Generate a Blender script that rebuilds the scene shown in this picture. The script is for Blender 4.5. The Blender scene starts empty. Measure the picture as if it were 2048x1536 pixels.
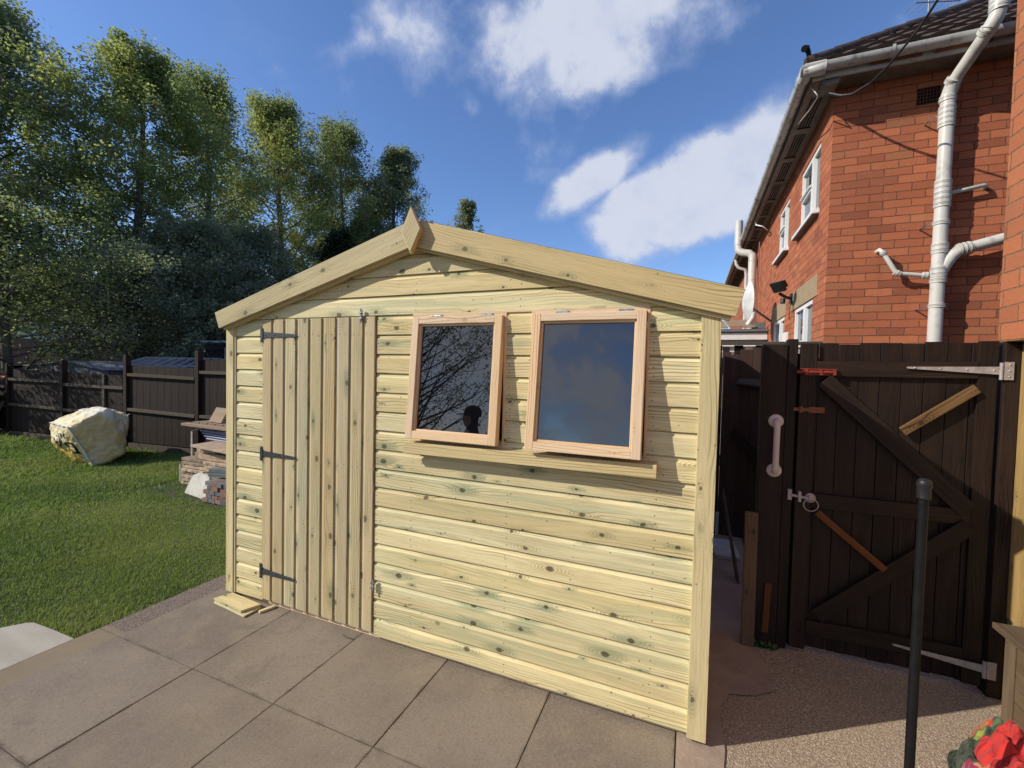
import bpy, math, random
import numpy as np
from mathutils import Vector, Matrix, Euler
random.seed(7); RNG = np.random.default_rng(11)
S = bpy.context.scene; COL = S.collection
D2R = math.radians

# ------------------------------------------------------------------ camera
yaw, pitch, roll = D2R(-22.3668683), D2R(-1.83088837), D2R(1.29651974)
fw = Vector((math.sin(yaw)*math.cos(pitch), math.cos(yaw)*math.cos(pitch), math.sin(pitch)))
r0 = Vector((math.cos(yaw), -math.sin(yaw), 0)); u0 = r0.cross(fw)
rt = r0*math.cos(roll)+u0*math.sin(roll); up = -r0*math.sin(roll)+u0*math.cos(roll)
cam = bpy.data.cameras.new('camera'); cam.sensor_width = 36; cam.lens = 873.494/2048*36
cam.clip_start = 0.05; cam.clip_end = 2000
co = bpy.data.objects.new('camera', cam); COL.objects.link(co)
m = Matrix(((rt.x, up.x, -fw.x, 2.914), (rt.y, up.y, -fw.y, -2.0865), (rt.z, up.z, -fw.z, 1.6027), (0, 0, 0, 1)))
co.matrix_world = m; S.camera = co

# ------------------------------------------------------------------ node helper
class NT:
    def __init__(s, tree):
        s.t = tree; s.n = tree.nodes; s.l = tree.links; s.n.clear()
    def _in(s, node, key, v):
        if v is None: return
        sk = node.inputs[key]
        if isinstance(v, bpy.types.NodeSocket): s.l.new(v, sk)
        else: sk.default_value = v
    def node(s, typ, ins=None, **kw):
        nd = s.n.new(typ)
        for k, v in kw.items(): setattr(nd, k, v)
        for k, v in (ins or {}).items(): s._in(nd, k, v)
        return nd
    def math(s, op, a, b=None, c=None, clamp=False):
        nd = s.node('ShaderNodeMath', operation=op, use_clamp=clamp)
        s._in(nd, 0, a); s._in(nd, 1, b); s._in(nd, 2, c)
        return nd.outputs[0]
    def vmath(s, op, a, b=None, scale=None):
        nd = s.node('ShaderNodeVectorMath', operation=op)
        s._in(nd, 0, a); s._in(nd, 1, b)
        if scale is not None: s._in(nd, 'Scale', scale)
        return nd.outputs['Value'] if op in ('DOT_PRODUCT', 'LENGTH', 'DISTANCE') else nd.outputs[0]
    def sep(s, v):
        nd = s.node('ShaderNodeSeparateXYZ'); s._in(nd, 0, v); return nd.outputs
    def comb(s, x, y, z=0.0):
        nd = s.node('ShaderNodeCombineXYZ'); s._in(nd, 0, x); s._in(nd, 1, y); s._in(nd, 2, z); return nd.outputs[0]
    def noise(s, vec, scale=5, detail=3, rough=0.5, dist=0.0, out=0, dim='3D'):
        nd = s.node('ShaderNodeTexNoise', {'Vector': vec, 'Scale': scale, 'Detail': detail, 'Roughness': rough, 'Distortion': dist})
        return nd.outputs[out]
    def vor(s, vec, scale=5, rnd=1.0, feature='F1', dim='3D'):
        return s.node('ShaderNodeTexVoronoi', {'Vector': vec, 'Scale': scale, 'Randomness': rnd}, feature=feature, voronoi_dimensions=dim).outputs
    def ramp(s, fac, stops, interp='LINEAR'):
        nd = s.node('ShaderNodeValToRGB'); s._in(nd, 0, fac); cr = nd.color_ramp; cr.interpolation = interp
        while len(cr.elements) < len(stops): cr.elements.new(0.5)
        for e, (p, c) in zip(cr.elements, stops):
            e.position = p; e.color = (c, c, c, 1) if isinstance(c, (int, float)) else (*c, 1)
        return nd.outputs[0]
    def mix(s, f, a, b, mode='MIX'):
        nd = s.node('ShaderNodeMix', data_type='RGBA', blend_type=mode)
        s._in(nd, 0, f)
        for k, v in ((6, a), (7, b)):
            if isinstance(v, tuple) and len(v) == 3: v = (*v, 1)
            s._in(nd, k, v)
        return nd.outputs[2]
    def sstep(s, v, lo, hi, a=0.0, b=1.0):
        nd = s.node('ShaderNodeMapRange', interpolation_type='SMOOTHSTEP')
        for k, x in ((0, v), (1, lo), (2, hi), (3, a), (4, b)): s._in(nd, k, x)
        return nd.outputs[0]
    def bump(s, h, strength=0.3, dist=0.01, normal=None):
        nd = s.node('ShaderNodeBump', {'Height': h, 'Strength': strength, 'Distance': dist})
        if normal is not None: s._in(nd, 'Normal', normal)
        return nd.outputs[0]
    def bsdf(s, color, rough=0.6, normal=None, **ex):
        nd = s.node('ShaderNodeBsdfPrincipled')
        s._in(nd, 'Base Color', (*color, 1) if isinstance(color, tuple) and len(color) == 3 else color)
        s._in(nd, 'Roughness', rough)
        if normal is not None: s._in(nd, 'Normal', normal)
        for k, v in ex.items(): s._in(nd, k.replace('_', ' '), v)
        o = s.node('ShaderNodeOutputMaterial'); s.l.new(nd.outputs[0], o.inputs[0]); return nd
    def uv(s): return s.node('ShaderNodeUVMap', uv_map='UVMap').outputs[0]
    def obj(s): return s.node('ShaderNodeTexCoord').outputs['Object']
    def geo(s): return s.node('ShaderNodeNewGeometry').outputs['Position']
    def rnd(s): return s.node('ShaderNodeAttribute', attribute_name='rnd').outputs['Fac']

def newmat(name):
    mt = bpy.data.materials.new(name); mt.use_nodes = True
    return mt, NT(mt.node_tree)

# ------------------------------------------------------------------ world: sky with clouds
SUN_AZ, SUN_EL = D2R(32.8), D2R(33.0)          # light travels towards +x,+y
L = Vector((math.cos(SUN_EL)*math.cos(SUN_AZ), math.cos(SUN_EL)*math.sin(SUN_AZ), -math.sin(SUN_EL)))
w = bpy.data.worlds.new('World'); S.world = w; w.use_nodes = True
t = NT(w.node_tree)
sky = t.node('ShaderNodeTexSky', sky_type='NISHITA', sun_disc=False)
sky.sun_elevation = SUN_EL
sky.sun_rotation = math.atan2(-L.x, -L.y)       # sun stands at (-L.x, -L.y)
sky.altitude = 100; sky.air_density = 1.0; sky.dust_density = 0.35; sky.ozone_density = 2.2
skyc = t.mix(1.0, sky.outputs[0], (0.80, 0.95, 1.22), 'MULTIPLY')
d = t.vmath('NORMALIZE', t.node('ShaderNodeTexCoord').outputs['Generated'])
sx, sy, sz = t.sep(d)
# flat cloud layer coordinates
zc = t.math('MAXIMUM', sz, 0.05)
cl = t.comb(t.math('DIVIDE', sx, zc), t.math('DIVIDE', sy, zc), 0.0)
n1 = t.noise(cl, 0.9, 7, 0.56, 0.35)
n2 = t.noise(t.vmath('ADD', cl, (7.3, 2.1, 0)), 3.1, 6, 0.6, 0.2)
n3 = t.noise(d, 4.2, 8, 0.58, 0.1)
n3b = t.noise(t.vmath('ADD', d, (3.1, 1.7, 5.2)), 11.0, 6, 0.62, 0.15)
def blob(dirv, ax, ay, wd, ht):
    """elliptical falloff on the sky sphere around a direction"""
    dv = Vector(dirv).normalized(); e1 = Vector((ax)).normalized(); e1 = (e1-dv*e1.dot(dv)).normalized(); e2 = dv.cross(e1)
    a = t.math('DIVIDE', t.vmath('DOT_PRODUCT', d, tuple(e1)), wd)
    b = t.math('DIVIDE', t.vmath('DOT_PRODUCT', d, tuple(e2)), ht)
    front = t.sstep(t.vmath('DOT_PRODUCT', d, tuple(dv)), 0.2, 0.5)
    r2 = t.math('ADD', t.math('POWER', t.math('ABSOLUTE', a), 2.0), t.math('POWER', t.math('ABSOLUTE', b), 2.0))
    return t.math('MULTIPLY', t.math('SUBTRACT', 1.0, t.math('SQRT', r2)), front)
BLOBS = [
 ((-0.2296, 0.7599, 0.6155), (0.22, 0.044, -0.015), 0.32, 0.135, 1.05),
 ((0.0, 0.79, 0.60), (0.22, 0.044, -0.015), 0.20, 0.08, 0.5),
 ((-0.46, 0.655, 0.60), (0.22, 0.1, -0.01), 0.14, 0.07, 0.6),
 ((-0.0066, 0.9331, 0.3596), (0.1376, -0.0265, 0.0415), 0.26, 0.125, 2.3),
 ((0.10, 0.915, 0.39), (0.1376, -0.0265, 0.0415), 0.20, 0.12, 1.7),
 ((-0.1863, 0.8973, 0.4001), (0.087, -0.006, 0.042), 0.17, 0.055, 1.5),
 ((-0.06, 0.928, 0.365), (0.1376, -0.0265, 0.0415), 0.19, 0.085, 2.0),
 ((-0.4128, 0.7587, 0.504), (0.01, 0.025, -0.032), 0.05, 0.03, 0.55),
 ((-0.5564, 0.6115, 0.5626), (0.03, 0.013, 0.02), 0.08, 0.03, 0.5),
 ((-0.42, -0.88, 0.24), (1.0, 0, 0), 0.42, 0.30, 1.3),
 ((-0.28, -0.90, 0.34), (0.6, 0, 0.6), 0.16, 0.10, 1.2),
 ((-0.14, -0.86, 0.46), (0.8, 0, 0.2), 0.22, 0.09, 0.9),
 ((0.1135, 0.966, 0.2325), (0.056, -0.033, 0.086), 0.14, 0.06, 0.5)]
acc = None
for (dv, ax, wd, ht, gain) in BLOBS:
    v = t.math('MULTIPLY', t.math('MAXIMUM', blob(dv, ax, None, wd, ht), -1.0), gain)
    acc = v if acc is None else t.math('MAXIMUM', acc, v)
nn = t.math('ADD', t.math('MULTIPLY', t.math('SUBTRACT', n3, 0.5), 2.4), t.math('MULTIPLY', t.math('SUBTRACT', n3b, 0.5), 0.9))
cov = t.sstep(t.math('ADD', acc, nn), 0.10, 0.90)
# loose wisps everywhere, bright banks low down on the horizon and behind the photographer
wisp = t.math('MULTIPLY', t.sstep(n1, 0.56, 0.80), 0.22)
low = t.math('MULTIPLY', t.sstep(sz, 0.30, 0.06), t.sstep(n3, 0.40, 0.62))
back = t.math('MULTIPLY', t.sstep(sy, -0.05, -0.4), t.sstep(t.math('ADD', t.math('ADD', n3, t.math('MULTIPLY', n3b, 0.25)), t.sstep(sx, 0.0, -0.65, 0.0, 0.35)), 0.62, 0.80))
cov = t.math('MAXIMUM', cov, t.math('MAXIMUM', wisp, t.math('MAXIMUM', t.math('MULTIPLY', low, 0.75), t.math('MULTIPLY', back, 0.85))))
cov = t.math('MULTIPLY', cov, 0.93)
ccol = t.mix(t.sstep(t.math('ADD', t.math('MULTIPLY', n3b, 0.6), t.math('MULTIPLY', cov, 0.5)), 0.45, 0.80), (3.2, 3.75, 5.3), (4.7, 5.0, 5.8))
fin = t.mix(cov, skyc, ccol)
bg = t.node('ShaderNodeBackground', {'Color': fin, 'Strength': 0.125})
wo = t.node('ShaderNodeOutputWorld'); t.l.new(bg.outputs[0], wo.inputs[0])

# ------------------------------------------------------------------ sun, exposure
sl = bpy.data.lights.new('sun', 'SUN'); sl.energy = 4.0; sl.angle = D2R(0.53); sl.color = (1.0, 0.93, 0.82)
so = bpy.data.objects.new('sun', sl); COL.objects.link(so); so.location = (-8, -6, 10)
so.rotation_euler = L.to_track_quat('-Z', 'Y').to_euler()
S.view_settings.view_transform = 'Standard'; S.view_settings.look = 'None'
S.view_settings.exposure = 0.2; S.view_settings.gamma = 1.0
S.cycles.max_bounces = 6; S.cycles.transparent_max_bounces = 8

# ------------------------------------------------------------------ mesh helper
ROOTLOC = {}
def tag(o, label=None, cat=None, group=None, kind=None):
    if label: o['label'] = label
    if cat: o['category'] = cat
    if group: o['group'] = group
    if kind: o['kind'] = kind
    return o
def thing(name, label, cat, loc=(0, 0, 0), group=None):
    o = bpy.data.objects.new(name, None); COL.objects.link(o); o.empty_display_size = 0.1
    o.location = loc; ROOTLOC[o] = Vector(loc); tag(o, label, cat, group); return o
def V(*a): return Vector(a)
class MB:
    def __init__(s): s.v = []; s.f = []; s.uv = []; s.r = []; s.m = []; s.sm = []
    def face(s, pts, uvs=None, rnd=0.5, mat=0, smooth=False):
        i = len(s.v); s.v += [tuple(p) for p in pts]; s.f.append(list(range(i, i+len(pts))))
        s.uv.append(uvs if uvs else [(p[0]+p[1], p[2]) for p in pts]); s.r.append(rnd); s.m.append(mat); s.sm.append(smooth)
    def grid(s, P, closed_u=False, rnd=0.5, mat=0, smooth=True, uvf=None, flip=False):
        """P[i][j] shared-vertex grid"""
        n, k = len(P), len(P[0]); i0 = len(s.v)
        for row in P: s.v += [tuple(p) for p in row]
        for i in range(n-(0 if closed_u else 1)):
            for j in range(k-1):
                a, b, c, d = i0+i*k+j, i0+i*k+j+1, i0+((i+1) % n)*k+j+1, i0+((i+1) % n)*k+j
                f = [a, b, c, d] if not flip else [d, c, b, a]
                s.f.append(f)
                q = [(i, j), (i, j+1), (i+1, j+1), (i+1, j)]
                if flip: q = q[::-1]
                s.uv.append([uvf(*x) if uvf else (x[0]*0.1, x[1]*0.1) for x in q]); s.r.append(rnd); s.m.append(mat); s.sm.append(smooth)
    def obox(s, o, a, b, c, rnd=None, mat=0):
        """box from corner o with edge vectors a (grain), b, c"""
        o, a, b, c = Vector(o), Vector(a), Vector(b), Vector(c)
        if a.cross(b).dot(c) < 0: o = o+c; c = -c
        rnd = random.random() if rnd is None else rnd
        la, lb, lc = a.length, b.length, c.length; ou = random.uniform(0, 40); ov = random.uniform(0, 40)
        def q(p, e1, e2, l1, l2, du, dv, swap=False):
            pts = [p, p+e1, p+e1+e2, p+e2]; uvs = [(du, dv), (du+l1, dv), (du+l1, dv+l2), (du, dv+l2)]
            if swap: uvs = [(y, x) for x, y in uvs]
            s.face(pts, uvs, rnd, mat)
        q(o+b, a, -b, la, lb, ou, ov)              # bottom (-c)
        q(o+c, a, b, la, lb, ou, ov)               # top
        q(o, a, c, la, lc, ou, ov+lb)              # -b
        q(o+b+a, -a, c, la, lc, ou, ov+2*lb)       # +b
        q(o+b, -b, c, lb, lc, ou, ov)              # -a end
        q(o+a, b, c, lb, lc, ou, ov)               # +a end
    def box(s, x0, x1, y0, y1, z0, z1, grain='x', rnd=None, mat=0):
        X, Y, Z = V(x1-x0, 0, 0), V(0, y1-y0, 0), V(0, 0, z1-z0); o = (x0, y0, z0)
        if grain == 'x': s.obox(o, X, Y, Z, rnd, mat)
        elif grain == 'y': s.obox(o, Y, Z, X, rnd, mat)
        else: s.obox(o, Z, X, Y, rnd, mat)
    def beam(s, p0, p1, wv, tv, rnd=None, mat=0):
        """beam from p0 to p1 centred, width vector wv, thickness vector tv"""
        p0, p1, wv, tv = Vector(p0), Vector(p1), Vector(wv), Vector(tv)
        s.obox(p0-wv/2-tv/2, p1-p0, wv, tv, rnd, mat)
    def prism(s, poly, ext, rnd=None, mat=0, gdir=None):
        """planar polygon (3d pts, ccw seen from opposite to ext) extruded by ext"""
        poly = [Vector(p) for p in poly]; ext = Vector(ext); rnd = random.random() if rnd is None else rnd
        n = (poly[1]-poly[0]).cross(poly[2]-poly[1])
        if n.dot(ext) > 0: poly = poly[::-1]
        g = Vector(gdir).normalized() if gdir else (poly[1]-poly[0]).normalized(); h = ext.normalized().cross(g); ou = random.uniform(0, 40)
        f = lambda p: (p.dot(g)+ou, p.dot(h)+ou*0.37)
        s.face(poly, [f(p) for p in poly], rnd, mat); b = [p+ext for p in poly][::-1]; s.face(b, [f(p) for p in b], rnd, mat)
        k = len(poly)
        for i in range(k):
            p, q = poly[i], poly[(i+1) % k]; l = (q-p).length
            s.face([q, p, p+ext, q+ext], [(ou+l, 0), (ou, 0), (ou, ext.length), (ou+l, ext.length)], rnd, mat)
    def tube(s, pts, r, seg=10, rnd=0.5, mat=0, cap=True):
        pts = [Vector(p) for p in pts]; n = len(pts); rr = r if isinstance(r, (list, tuple)) else [r]*n
        P = []; prev = None; acc = 0
        ls = [0]
        for i in range(1, n): ls.append(ls[-1]+(pts[i]-pts[i-1]).length)
        for i in range(n):
            tdir = (pts[min(i+1, n-1)]-pts[max(i-1, 0)]).normalized()
            if prev is None:
                a = V(0, 0, 1) if abs(tdir.z) < 0.9 else V(1, 0, 0); e1 = (a-tdir*a.dot(tdir)).normalized()
            else: e1 = (prev-tdir*prev.dot(tdir)).normalized()
            prev = e1; e2 = tdir.cross(e1)
            P.append([pts[i]+(e1*math.cos(2*math.pi*j/seg)+e2*math.sin(2*math.pi*j/seg))*rr[i] for j in range(seg+1)])
        s.grid(P, rnd=rnd, mat=mat, uvf=lambda i, j: (ls[i], j*2*math.pi*rr[min(i, n-1)]/seg), flip=True)
        if cap:
            s.face(P[0][:-1], None, rnd, mat); s.face(P[-1][:-1][::-1], None, rnd, mat)
    def lathe(s, c, prof, seg=20, mat=0, axis='z', rnd=0.5):
        c = Vector(c); P = []
        for i in range(seg+1):
            a = 2*math.pi*i/seg; row = []
            for r, h in prof:
                x, y = r*math.cos(a), r*math.sin(a)
                row.append(c+(V(x, y, h) if axis == 'z' else V(x, -h, y) if axis == 'y' else V(h, x, y)))
            P.append(row)
        s.grid(P, mat=mat, rnd=rnd, flip=(axis == 'z'))
    def build(s, name, mats, parent=None, bevel=0, merge=False, subsurf=0, autosmooth=False):
        off = V(0, 0, 0); p = parent
        while p is not None:
            if p in ROOTLOC: off = ROOTLOC[p]
            p = p.parent
        me = bpy.data.meshes.new(name)
        me.from_pydata([(x-off.x, y-off.y, z-off.z) for x, y, z in s.v], [], s.f)
        uvl = me.uv_layers.new(name='UVMap'); flat = [c for fu in s.uv for q in fu for c in q]
        uvl.data.foreach_set('uv', flat)
        at = me.attributes.new('rnd', 'FLOAT', 'FACE'); at.data.foreach_set('value', s.r)
        me.polygons.foreach_set('material_index', s.m); me.polygons.foreach_set('use_smooth', s.sm)
        for mt in (mats if isinstance(mats, (list, tuple)) else [mats]): me.materials.append(mt)
        me.update()
        o = bpy.data.objects.new(name, me); COL.objects.link(o)
        if parent is not None: o.parent = parent
        if merge or bevel:
            w_ = o.modifiers.new('weld', 'WELD'); w_.merge_threshold = 0.0002
        if bevel:
            b = o.modifiers.new('bevel', 'BEVEL'); b.width = bevel; b.segments = 2; b.limit_method = 'ANGLE'; b.angle_limit = D2R(40)
        if subsurf:
            b = o.modifiers.new('sub', 'SUBSURF'); b.levels = subsurf; b.render_levels = subsurf
        return o
def single(mb, name, mats, label, cat, group=None, **kw):
    return tag(mb.build(name, mats, **kw), label, cat, group)
def structure(mb, name, mats, **kw):
    return tag(mb.build(name, mats, **kw), kind='structure')

# ------------------------------------------------------------------ materials
def wood_mat(name, c_light, c_dark, c_grain, green=0.0, knots=1.0, gs=1.0, rough=0.65, stain=(0.30, 0.42, 0.27), knotc=(0.10, 0.10, 0.05)):
    mt, t = newmat(name); uv = t.uv(); r = t.rnd()
    u, v, _ = t.sep(uv); rr = t.math('MULTIPLY', r, 37.0)
    # knots
    kv = t.comb(t.math('MULTIPLY', u, 2.9), t.math('MULTIPLY', t.math('ADD', v, rr), 9.5), 0.0)
    vo = t.vor(kv, 1.0, 0.95, dim='2D'); pos = vo['Position']; kc = vo['Color']
    dl = t.vmath('SUBTRACT', kv, pos); du, dv_, _ = t.sep(dl)
    wob = t.math('MULTIPLY', t.math('SUBTRACT', t.noise(uv, 60, 2), 0.5), 0.010)
    du = t.math('ADD', t.math('DIVIDE', du, 2.9*1.45), wob); dv_ = t.math('ADD', t.math('DIVIDE', dv_, 9.5), wob)
    dk = t.math('SQRT', t.math('ADD', t.math('POWER', t.math('ABSOLUTE', du), 2.0), t.math('POWER', t.math('ABSOLUTE', dv_), 2.0)))
    k1, k2, k3 = t.node('ShaderNodeSeparateColor', {0: kc}).outputs
    kr = t.math('MULTIPLY_ADD', t.math('POWER', k1, 1.2), 0.0125, 0.0032)             # knot radius
    on = t.sstep(k2, 0.22, 0.28) if knots < 2 else 1.0
    km = t.math('MULTIPLY', t.sstep(t.math('DIVIDE', dk, kr), 1.15, 0.75), t.math('MULTIPLY', on, min(knots, 1.0)))
    dkh = t.math('SQRT', t.math('ADD', t.math('POWER', t.math('ABSOLUTE', t.math('DIVIDE', du, 2.3)), 2.0), t.math('POWER', t.math('ABSOLUTE', dv_), 2.0)))
    halo = t.math('MULTIPLY', t.sstep(t.math('DIVIDE', dkh, kr), 3.2, 0.8), t.math('MULTIPLY', on, min(knots, 1.0)))
    # grain flow, bent around the knots
    bend = t.math('MULTIPLY', t.math('MULTIPLY', halo, 0.010), t.math('SIGN', dv_))
    flow = t.math('MULTIPLY', t.math('SUBTRACT', t.noise(t.comb(t.math('MULTIPLY', u, 1.3), t.math('MULTIPLY', v, 7), rr), 1.0, 2, 0.5), 0.5), 0.09*gs)
    gv = t.math('ADD', t.math('ADD', v, bend), flow)
    ring = t.math('SINE', t.math('MULTIPLY', gv, 430.0/gs))
    ring = t.sstep(ring, 0.35, 1.0)
    amp = t.sstep(t.noise(t.comb(t.math('MULTIPLY', u, 1.1), t.math('MULTIPLY', v, 10), t.math('ADD', rr, 3.3)), 1.0, 2), 0.42, 0.66)
    fine = t.noise(t.comb(t.math('MULTIPLY', u, 7.0), t.math('MULTIPLY', gv, 260.0), rr), 1.0, 4, 0.65)
    bigv = t.noise(t.comb(t.math('MULTIPLY', u, 1.6), t.math('MULTIPLY', gv, 22.0), rr), 1.0, 4, 0.65)
    col = t.mix(t.sstep(bigv, 0.3, 0.7), c_light, c_dark)
    col = t.mix(t.math('MULTIPLY', t.math('FRACT', t.math('MULTIPLY', r, 7.13)), 0.55), col, t.mix(0.5, c_dark, (c_dark[0]*1.1, c_dark[1]*0.86, c_dark[2]*0.72)))
    col = t.mix(t.math('MULTIPLY', t.math('MULTIPLY', ring, amp), 0.90), col, c_grain)
    col = t.mix(t.math('MULTIPLY', t.sstep(fine, 0.50, 0.74), 0.55), col, c_grain)
    str_ = t.noise(t.comb(t.math('MULTIPLY', u, 2.2), t.math('MULTIPLY', gv, 75.0), t.math('ADD', rr, 5.0)), 1.0, 3, 0.6)
    col = t.mix(t.math('MULTIPLY', t.sstep(str_, 0.52, 0.72), 0.40), col, tuple(0.55*a+0.45*b for a, b in zip(c_dark, c_grain)))
    if green > 0:
        g1 = t.noise(t.comb(t.math('MULTIPLY', u, 0.9), t.math('MULTIPLY', gv, 48.0), t.math('ADD', rr, 9.0)), 1.0, 3, 0.55)
        gm = t.math('MULTIPLY', t.sstep(t.math('ADD', g1, t.math('MULTIPLY', t.math('SUBTRACT', t.math('FRACT', t.math('MULTIPLY', r, 3.71)), 0.5), 0.24)), 0.54, 0.72), 0.50*green)
        col = t.mix(gm, col, stain)
        hm = t.math('MULTIPLY', t.math('MULTIPLY', halo, t.sstep(k3, 0.45, 0.7)), 0.65*green)
        col = t.mix(hm, col, (stain[0]*0.42, stain[1]*0.62, stain[2]*0.62))
    hring = t.math('MULTIPLY', t.math('MULTIPLY', halo, t.sstep(t.math('SINE', t.math('MULTIPLY', dkh, 1100.0)), 0.0, 0.9)), 0.75)
    col = t.mix(hring, col, c_grain)
    kin = t.sstep(t.math('SINE', t.math('MULTIPLY', dk, 1500.0)), -0.2, 0.9)
    col = t.mix(t.math('MULTIPLY', km, t.math('MULTIPLY_ADD', kin, 0.22, 0.74)), col, knotc)
    kv2 = t.comb(t.math('MULTIPLY', u, 6.5), t.math('MULTIPLY', t.math('ADD', v, rr), 17.0), 0.0); vo2 = t.vor(kv2, 1.0, 1.0, dim='2D'); d2 = t.vmath('SUBTRACT', kv2, vo2['Position']); a2, b2, _ = t.sep(d2)
    dd = t.math('SQRT', t.math('ADD', t.math('POWER', t.math('ABSOLUTE', t.math('DIVIDE', a2, 6.5*1.3)), 2.0), t.math('POWER', t.math('ABSOLUTE', t.math('DIVIDE', b2, 17.0)), 2.0)))
    q1, q2, q3 = t.node('ShaderNodeSeparateColor', {0: vo2['Color']}).outputs
    col = t.mix(t.math('MULTIPLY', t.math('MULTIPLY', t.sstep(t.math('DIVIDE', dd, t.math('MULTIPLY_ADD', q1, 0.0025, 0.0012)), 1.3, 0.6), t.sstep(q2, 0.70, 0.72)), 0.75*min(knots, 1.0)), col, knotc)
    bv = t.math('MULTIPLY_ADD', t.math('FRACT', t.math('MULTIPLY', r, 13.7)), 0.20, 0.86); bh = t.math('FRACT', t.math('MULTIPLY', r, 29.3))
    col = t.mix(1.0, col, t.comb(bv, t.math('MULTIPLY', bv, t.math('MULTIPLY_ADD', bh, 0.05, 0.965)), t.math('MULTIPLY', bv, t.math('MULTIPLY_ADD', bh, 0.18, 0.88))), 'MULTIPLY')
    bp = t.bump(t.math('ADD', t.math('MULTIPLY', fine, 1.0), t.math('MULTIPLY', ring, 0.5)), 0.25, 0.0015)
    t.bsdf(col, rough, bp, Specular_IOR_Level=0.25)
    return mt
M = {}
M['pine'] = wood_mat('treated_pine', (0.86, 0.775, 0.45), (0.66, 0.575, 0.31), (0.33, 0.26, 0.12), green=0.7, knotc=(0.065, 0.052, 0.026))
M['pine_door'] = wood_mat('treated_pine_door', (0.66, 0.57, 0.345), (0.54, 0.46, 0.27), (0.30, 0.22, 0.12), green=0.65)
M['pine_trim'] = wood_mat('treated_pine_trim', (0.71, 0.615, 0.355), (0.58, 0.495, 0.27), (0.29, 0.22, 0.10), green=0.3)
M['raw_pine'] = wood_mat('raw_pine', (0.82, 0.665, 0.455), (0.76, 0.585, 0.37), (0.50, 0.28, 0.14), green=0.0, knots=0.5, knotc=(0.42, 0.17, 0.06))
M['dark_timber'] = wood_mat('dark_brown_timber', (0.034, 0.019, 0.013), (0.014, 0.008, 0.006), (0.005, 0.003, 0.003), knots=0.5, rough=0.6, knotc=(0.006, 0.004, 0.003))
M['fence_timber'] = wood_mat('old_fence_timber', (0.033, 0.021, 0.014), (0.018, 0.011, 0.008), (0.008, 0.006, 0.005), knots=0.6, rough=0.75, knotc=(0.01, 0.008, 0.006))
M['fence_brown'] = wood_mat('brown_stained_board', (0.085, 0.050, 0.036), (0.055, 0.033, 0.025), (0.02, 0.012, 0.01), knots=0.4, rough=0.7)
M['fence_rail'] = wood_mat('weathered_rail', (0.13, 0.11, 0.08), (0.085, 0.07, 0.052), (0.05, 0.04, 0.03), knots=0.6, rough=0.8, knotc=(0.03, 0.022, 0.016))
M['old_gold'] = wood_mat('varnished_batten', (0.26, 0.16, 0.070), (0.13, 0.075, 0.032), (0.03, 0.016, 0.008), knots=1.0, gs=1.3, knotc=(0.03, 0.015, 0.008))
M['orange_batten'] = wood_mat('orange_batten', (0.17, 0.062, 0.014), (0.12, 0.042, 0.010), (0.04, 0.015, 0.005), knots=0.6, knotc=(0.02, 0.01, 0.005))
M['grey_wood'] = wood_mat('grey_weathered_wood', (0.20, 0.145, 0.090), (0.125, 0.090, 0.057), (0.06, 0.04, 0.025), knots=0.9, rough=0.8, knotc=(0.05, 0.03, 0.02))
M['board_tan'] = wood_mat('rough_tan_board', (0.42, 0.32, 0.22), (0.33, 0.25, 0.17), (0.16, 0.11, 0.07), knots=0.4, rough=0.85)

def plain(name, c, rough=0.5, metal=0.0, var=0.15, scale=8.0, dirt=None, bump=0.0, bscale=60, spec=0.5):
    mt, t = newmat(name); p = t.obj(); n = t.noise(p, scale, 4, 0.6)
    col = t.mix(t.math('MULTIPLY', t.sstep(n, 0.3, 0.75), 1.0), tuple(x*(1+var) for x in c), tuple(x*(1-var) for x in c))
    if dirt:
        dn = t.noise(p, scale*2.7, 5, 0.7); col = t.mix(t.math('MULTIPLY', t.sstep(dn, 0.50, 0.68), dirt[1]), col, dirt[0])
    bp = t.bump(t.noise(p, bscale, 4), bump, 0.004) if bump else None
    t.bsdf(col, rough, bp, Metallic=metal, Specular_IOR_Level=spec); return mt
M['galv'] = plain('galvanised_steel', (0.40, 0.41, 0.42), 0.42, 0.85, 0.35, 60, bump=0.1)
M['dark_metal'] = plain('dark_hinge_metal', (0.07, 0.072, 0.075), 0.45, 0.55, 0.6, 120)
M['upvc'] = plain('white_upvc', (0.80, 0.80, 0.79), 0.35, 0, 0.03, 3)
M['pipe'] = plain('pale_grey_plastic_pipe', (0.60, 0.59, 0.55), 0.35, 0, 0.05, 3, dirt=((0.26, 0.25, 0.21), 0.5))
M['pipe_groove'] = plain('pipe_groove', (0.10, 0.10, 0.095), 0.6)
M['gutter'] = plain('weathered_gutter', (0.52, 0.52, 0.50), 0.4, 0, 0.12, 4, dirt=((0.055, 0.055, 0.05), 0.7))
M['fascia'] = plain('painted_fascia', (0.44, 0.43, 0.40), 0.6, 0, 0.2, 4, dirt=((0.10, 0.09, 0.07), 0.6))
M['soffit'] = plain('brown_soffit', (0.20, 0.165, 0.145), 0.7, 0, 0.25, 5, dirt=((0.06, 0.05, 0.04), 0.5))
M['black'] = plain('black_void', (0.006, 0.006, 0.006), 0.8, var=0.1)
M['black_metal'] = plain('black_painted_metal', (0.006, 0.006, 0.007), 0.5, 0.0, 0.3, 20, bump=0.05, spec=0.25)
M['black_rubber'] = plain('black_rubber', (0.016, 0.016, 0.018), 0.45, 0.0, 0.3, 30, spec=0.35)
M['cable'] = plain('black_cable', (0.02, 0.02, 0.02), 0.5)
M['grab'] = plain('white_ribbed_plastic', (0.62, 0.55, 0.53), 0.4, 0, 0.04, 5)
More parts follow.
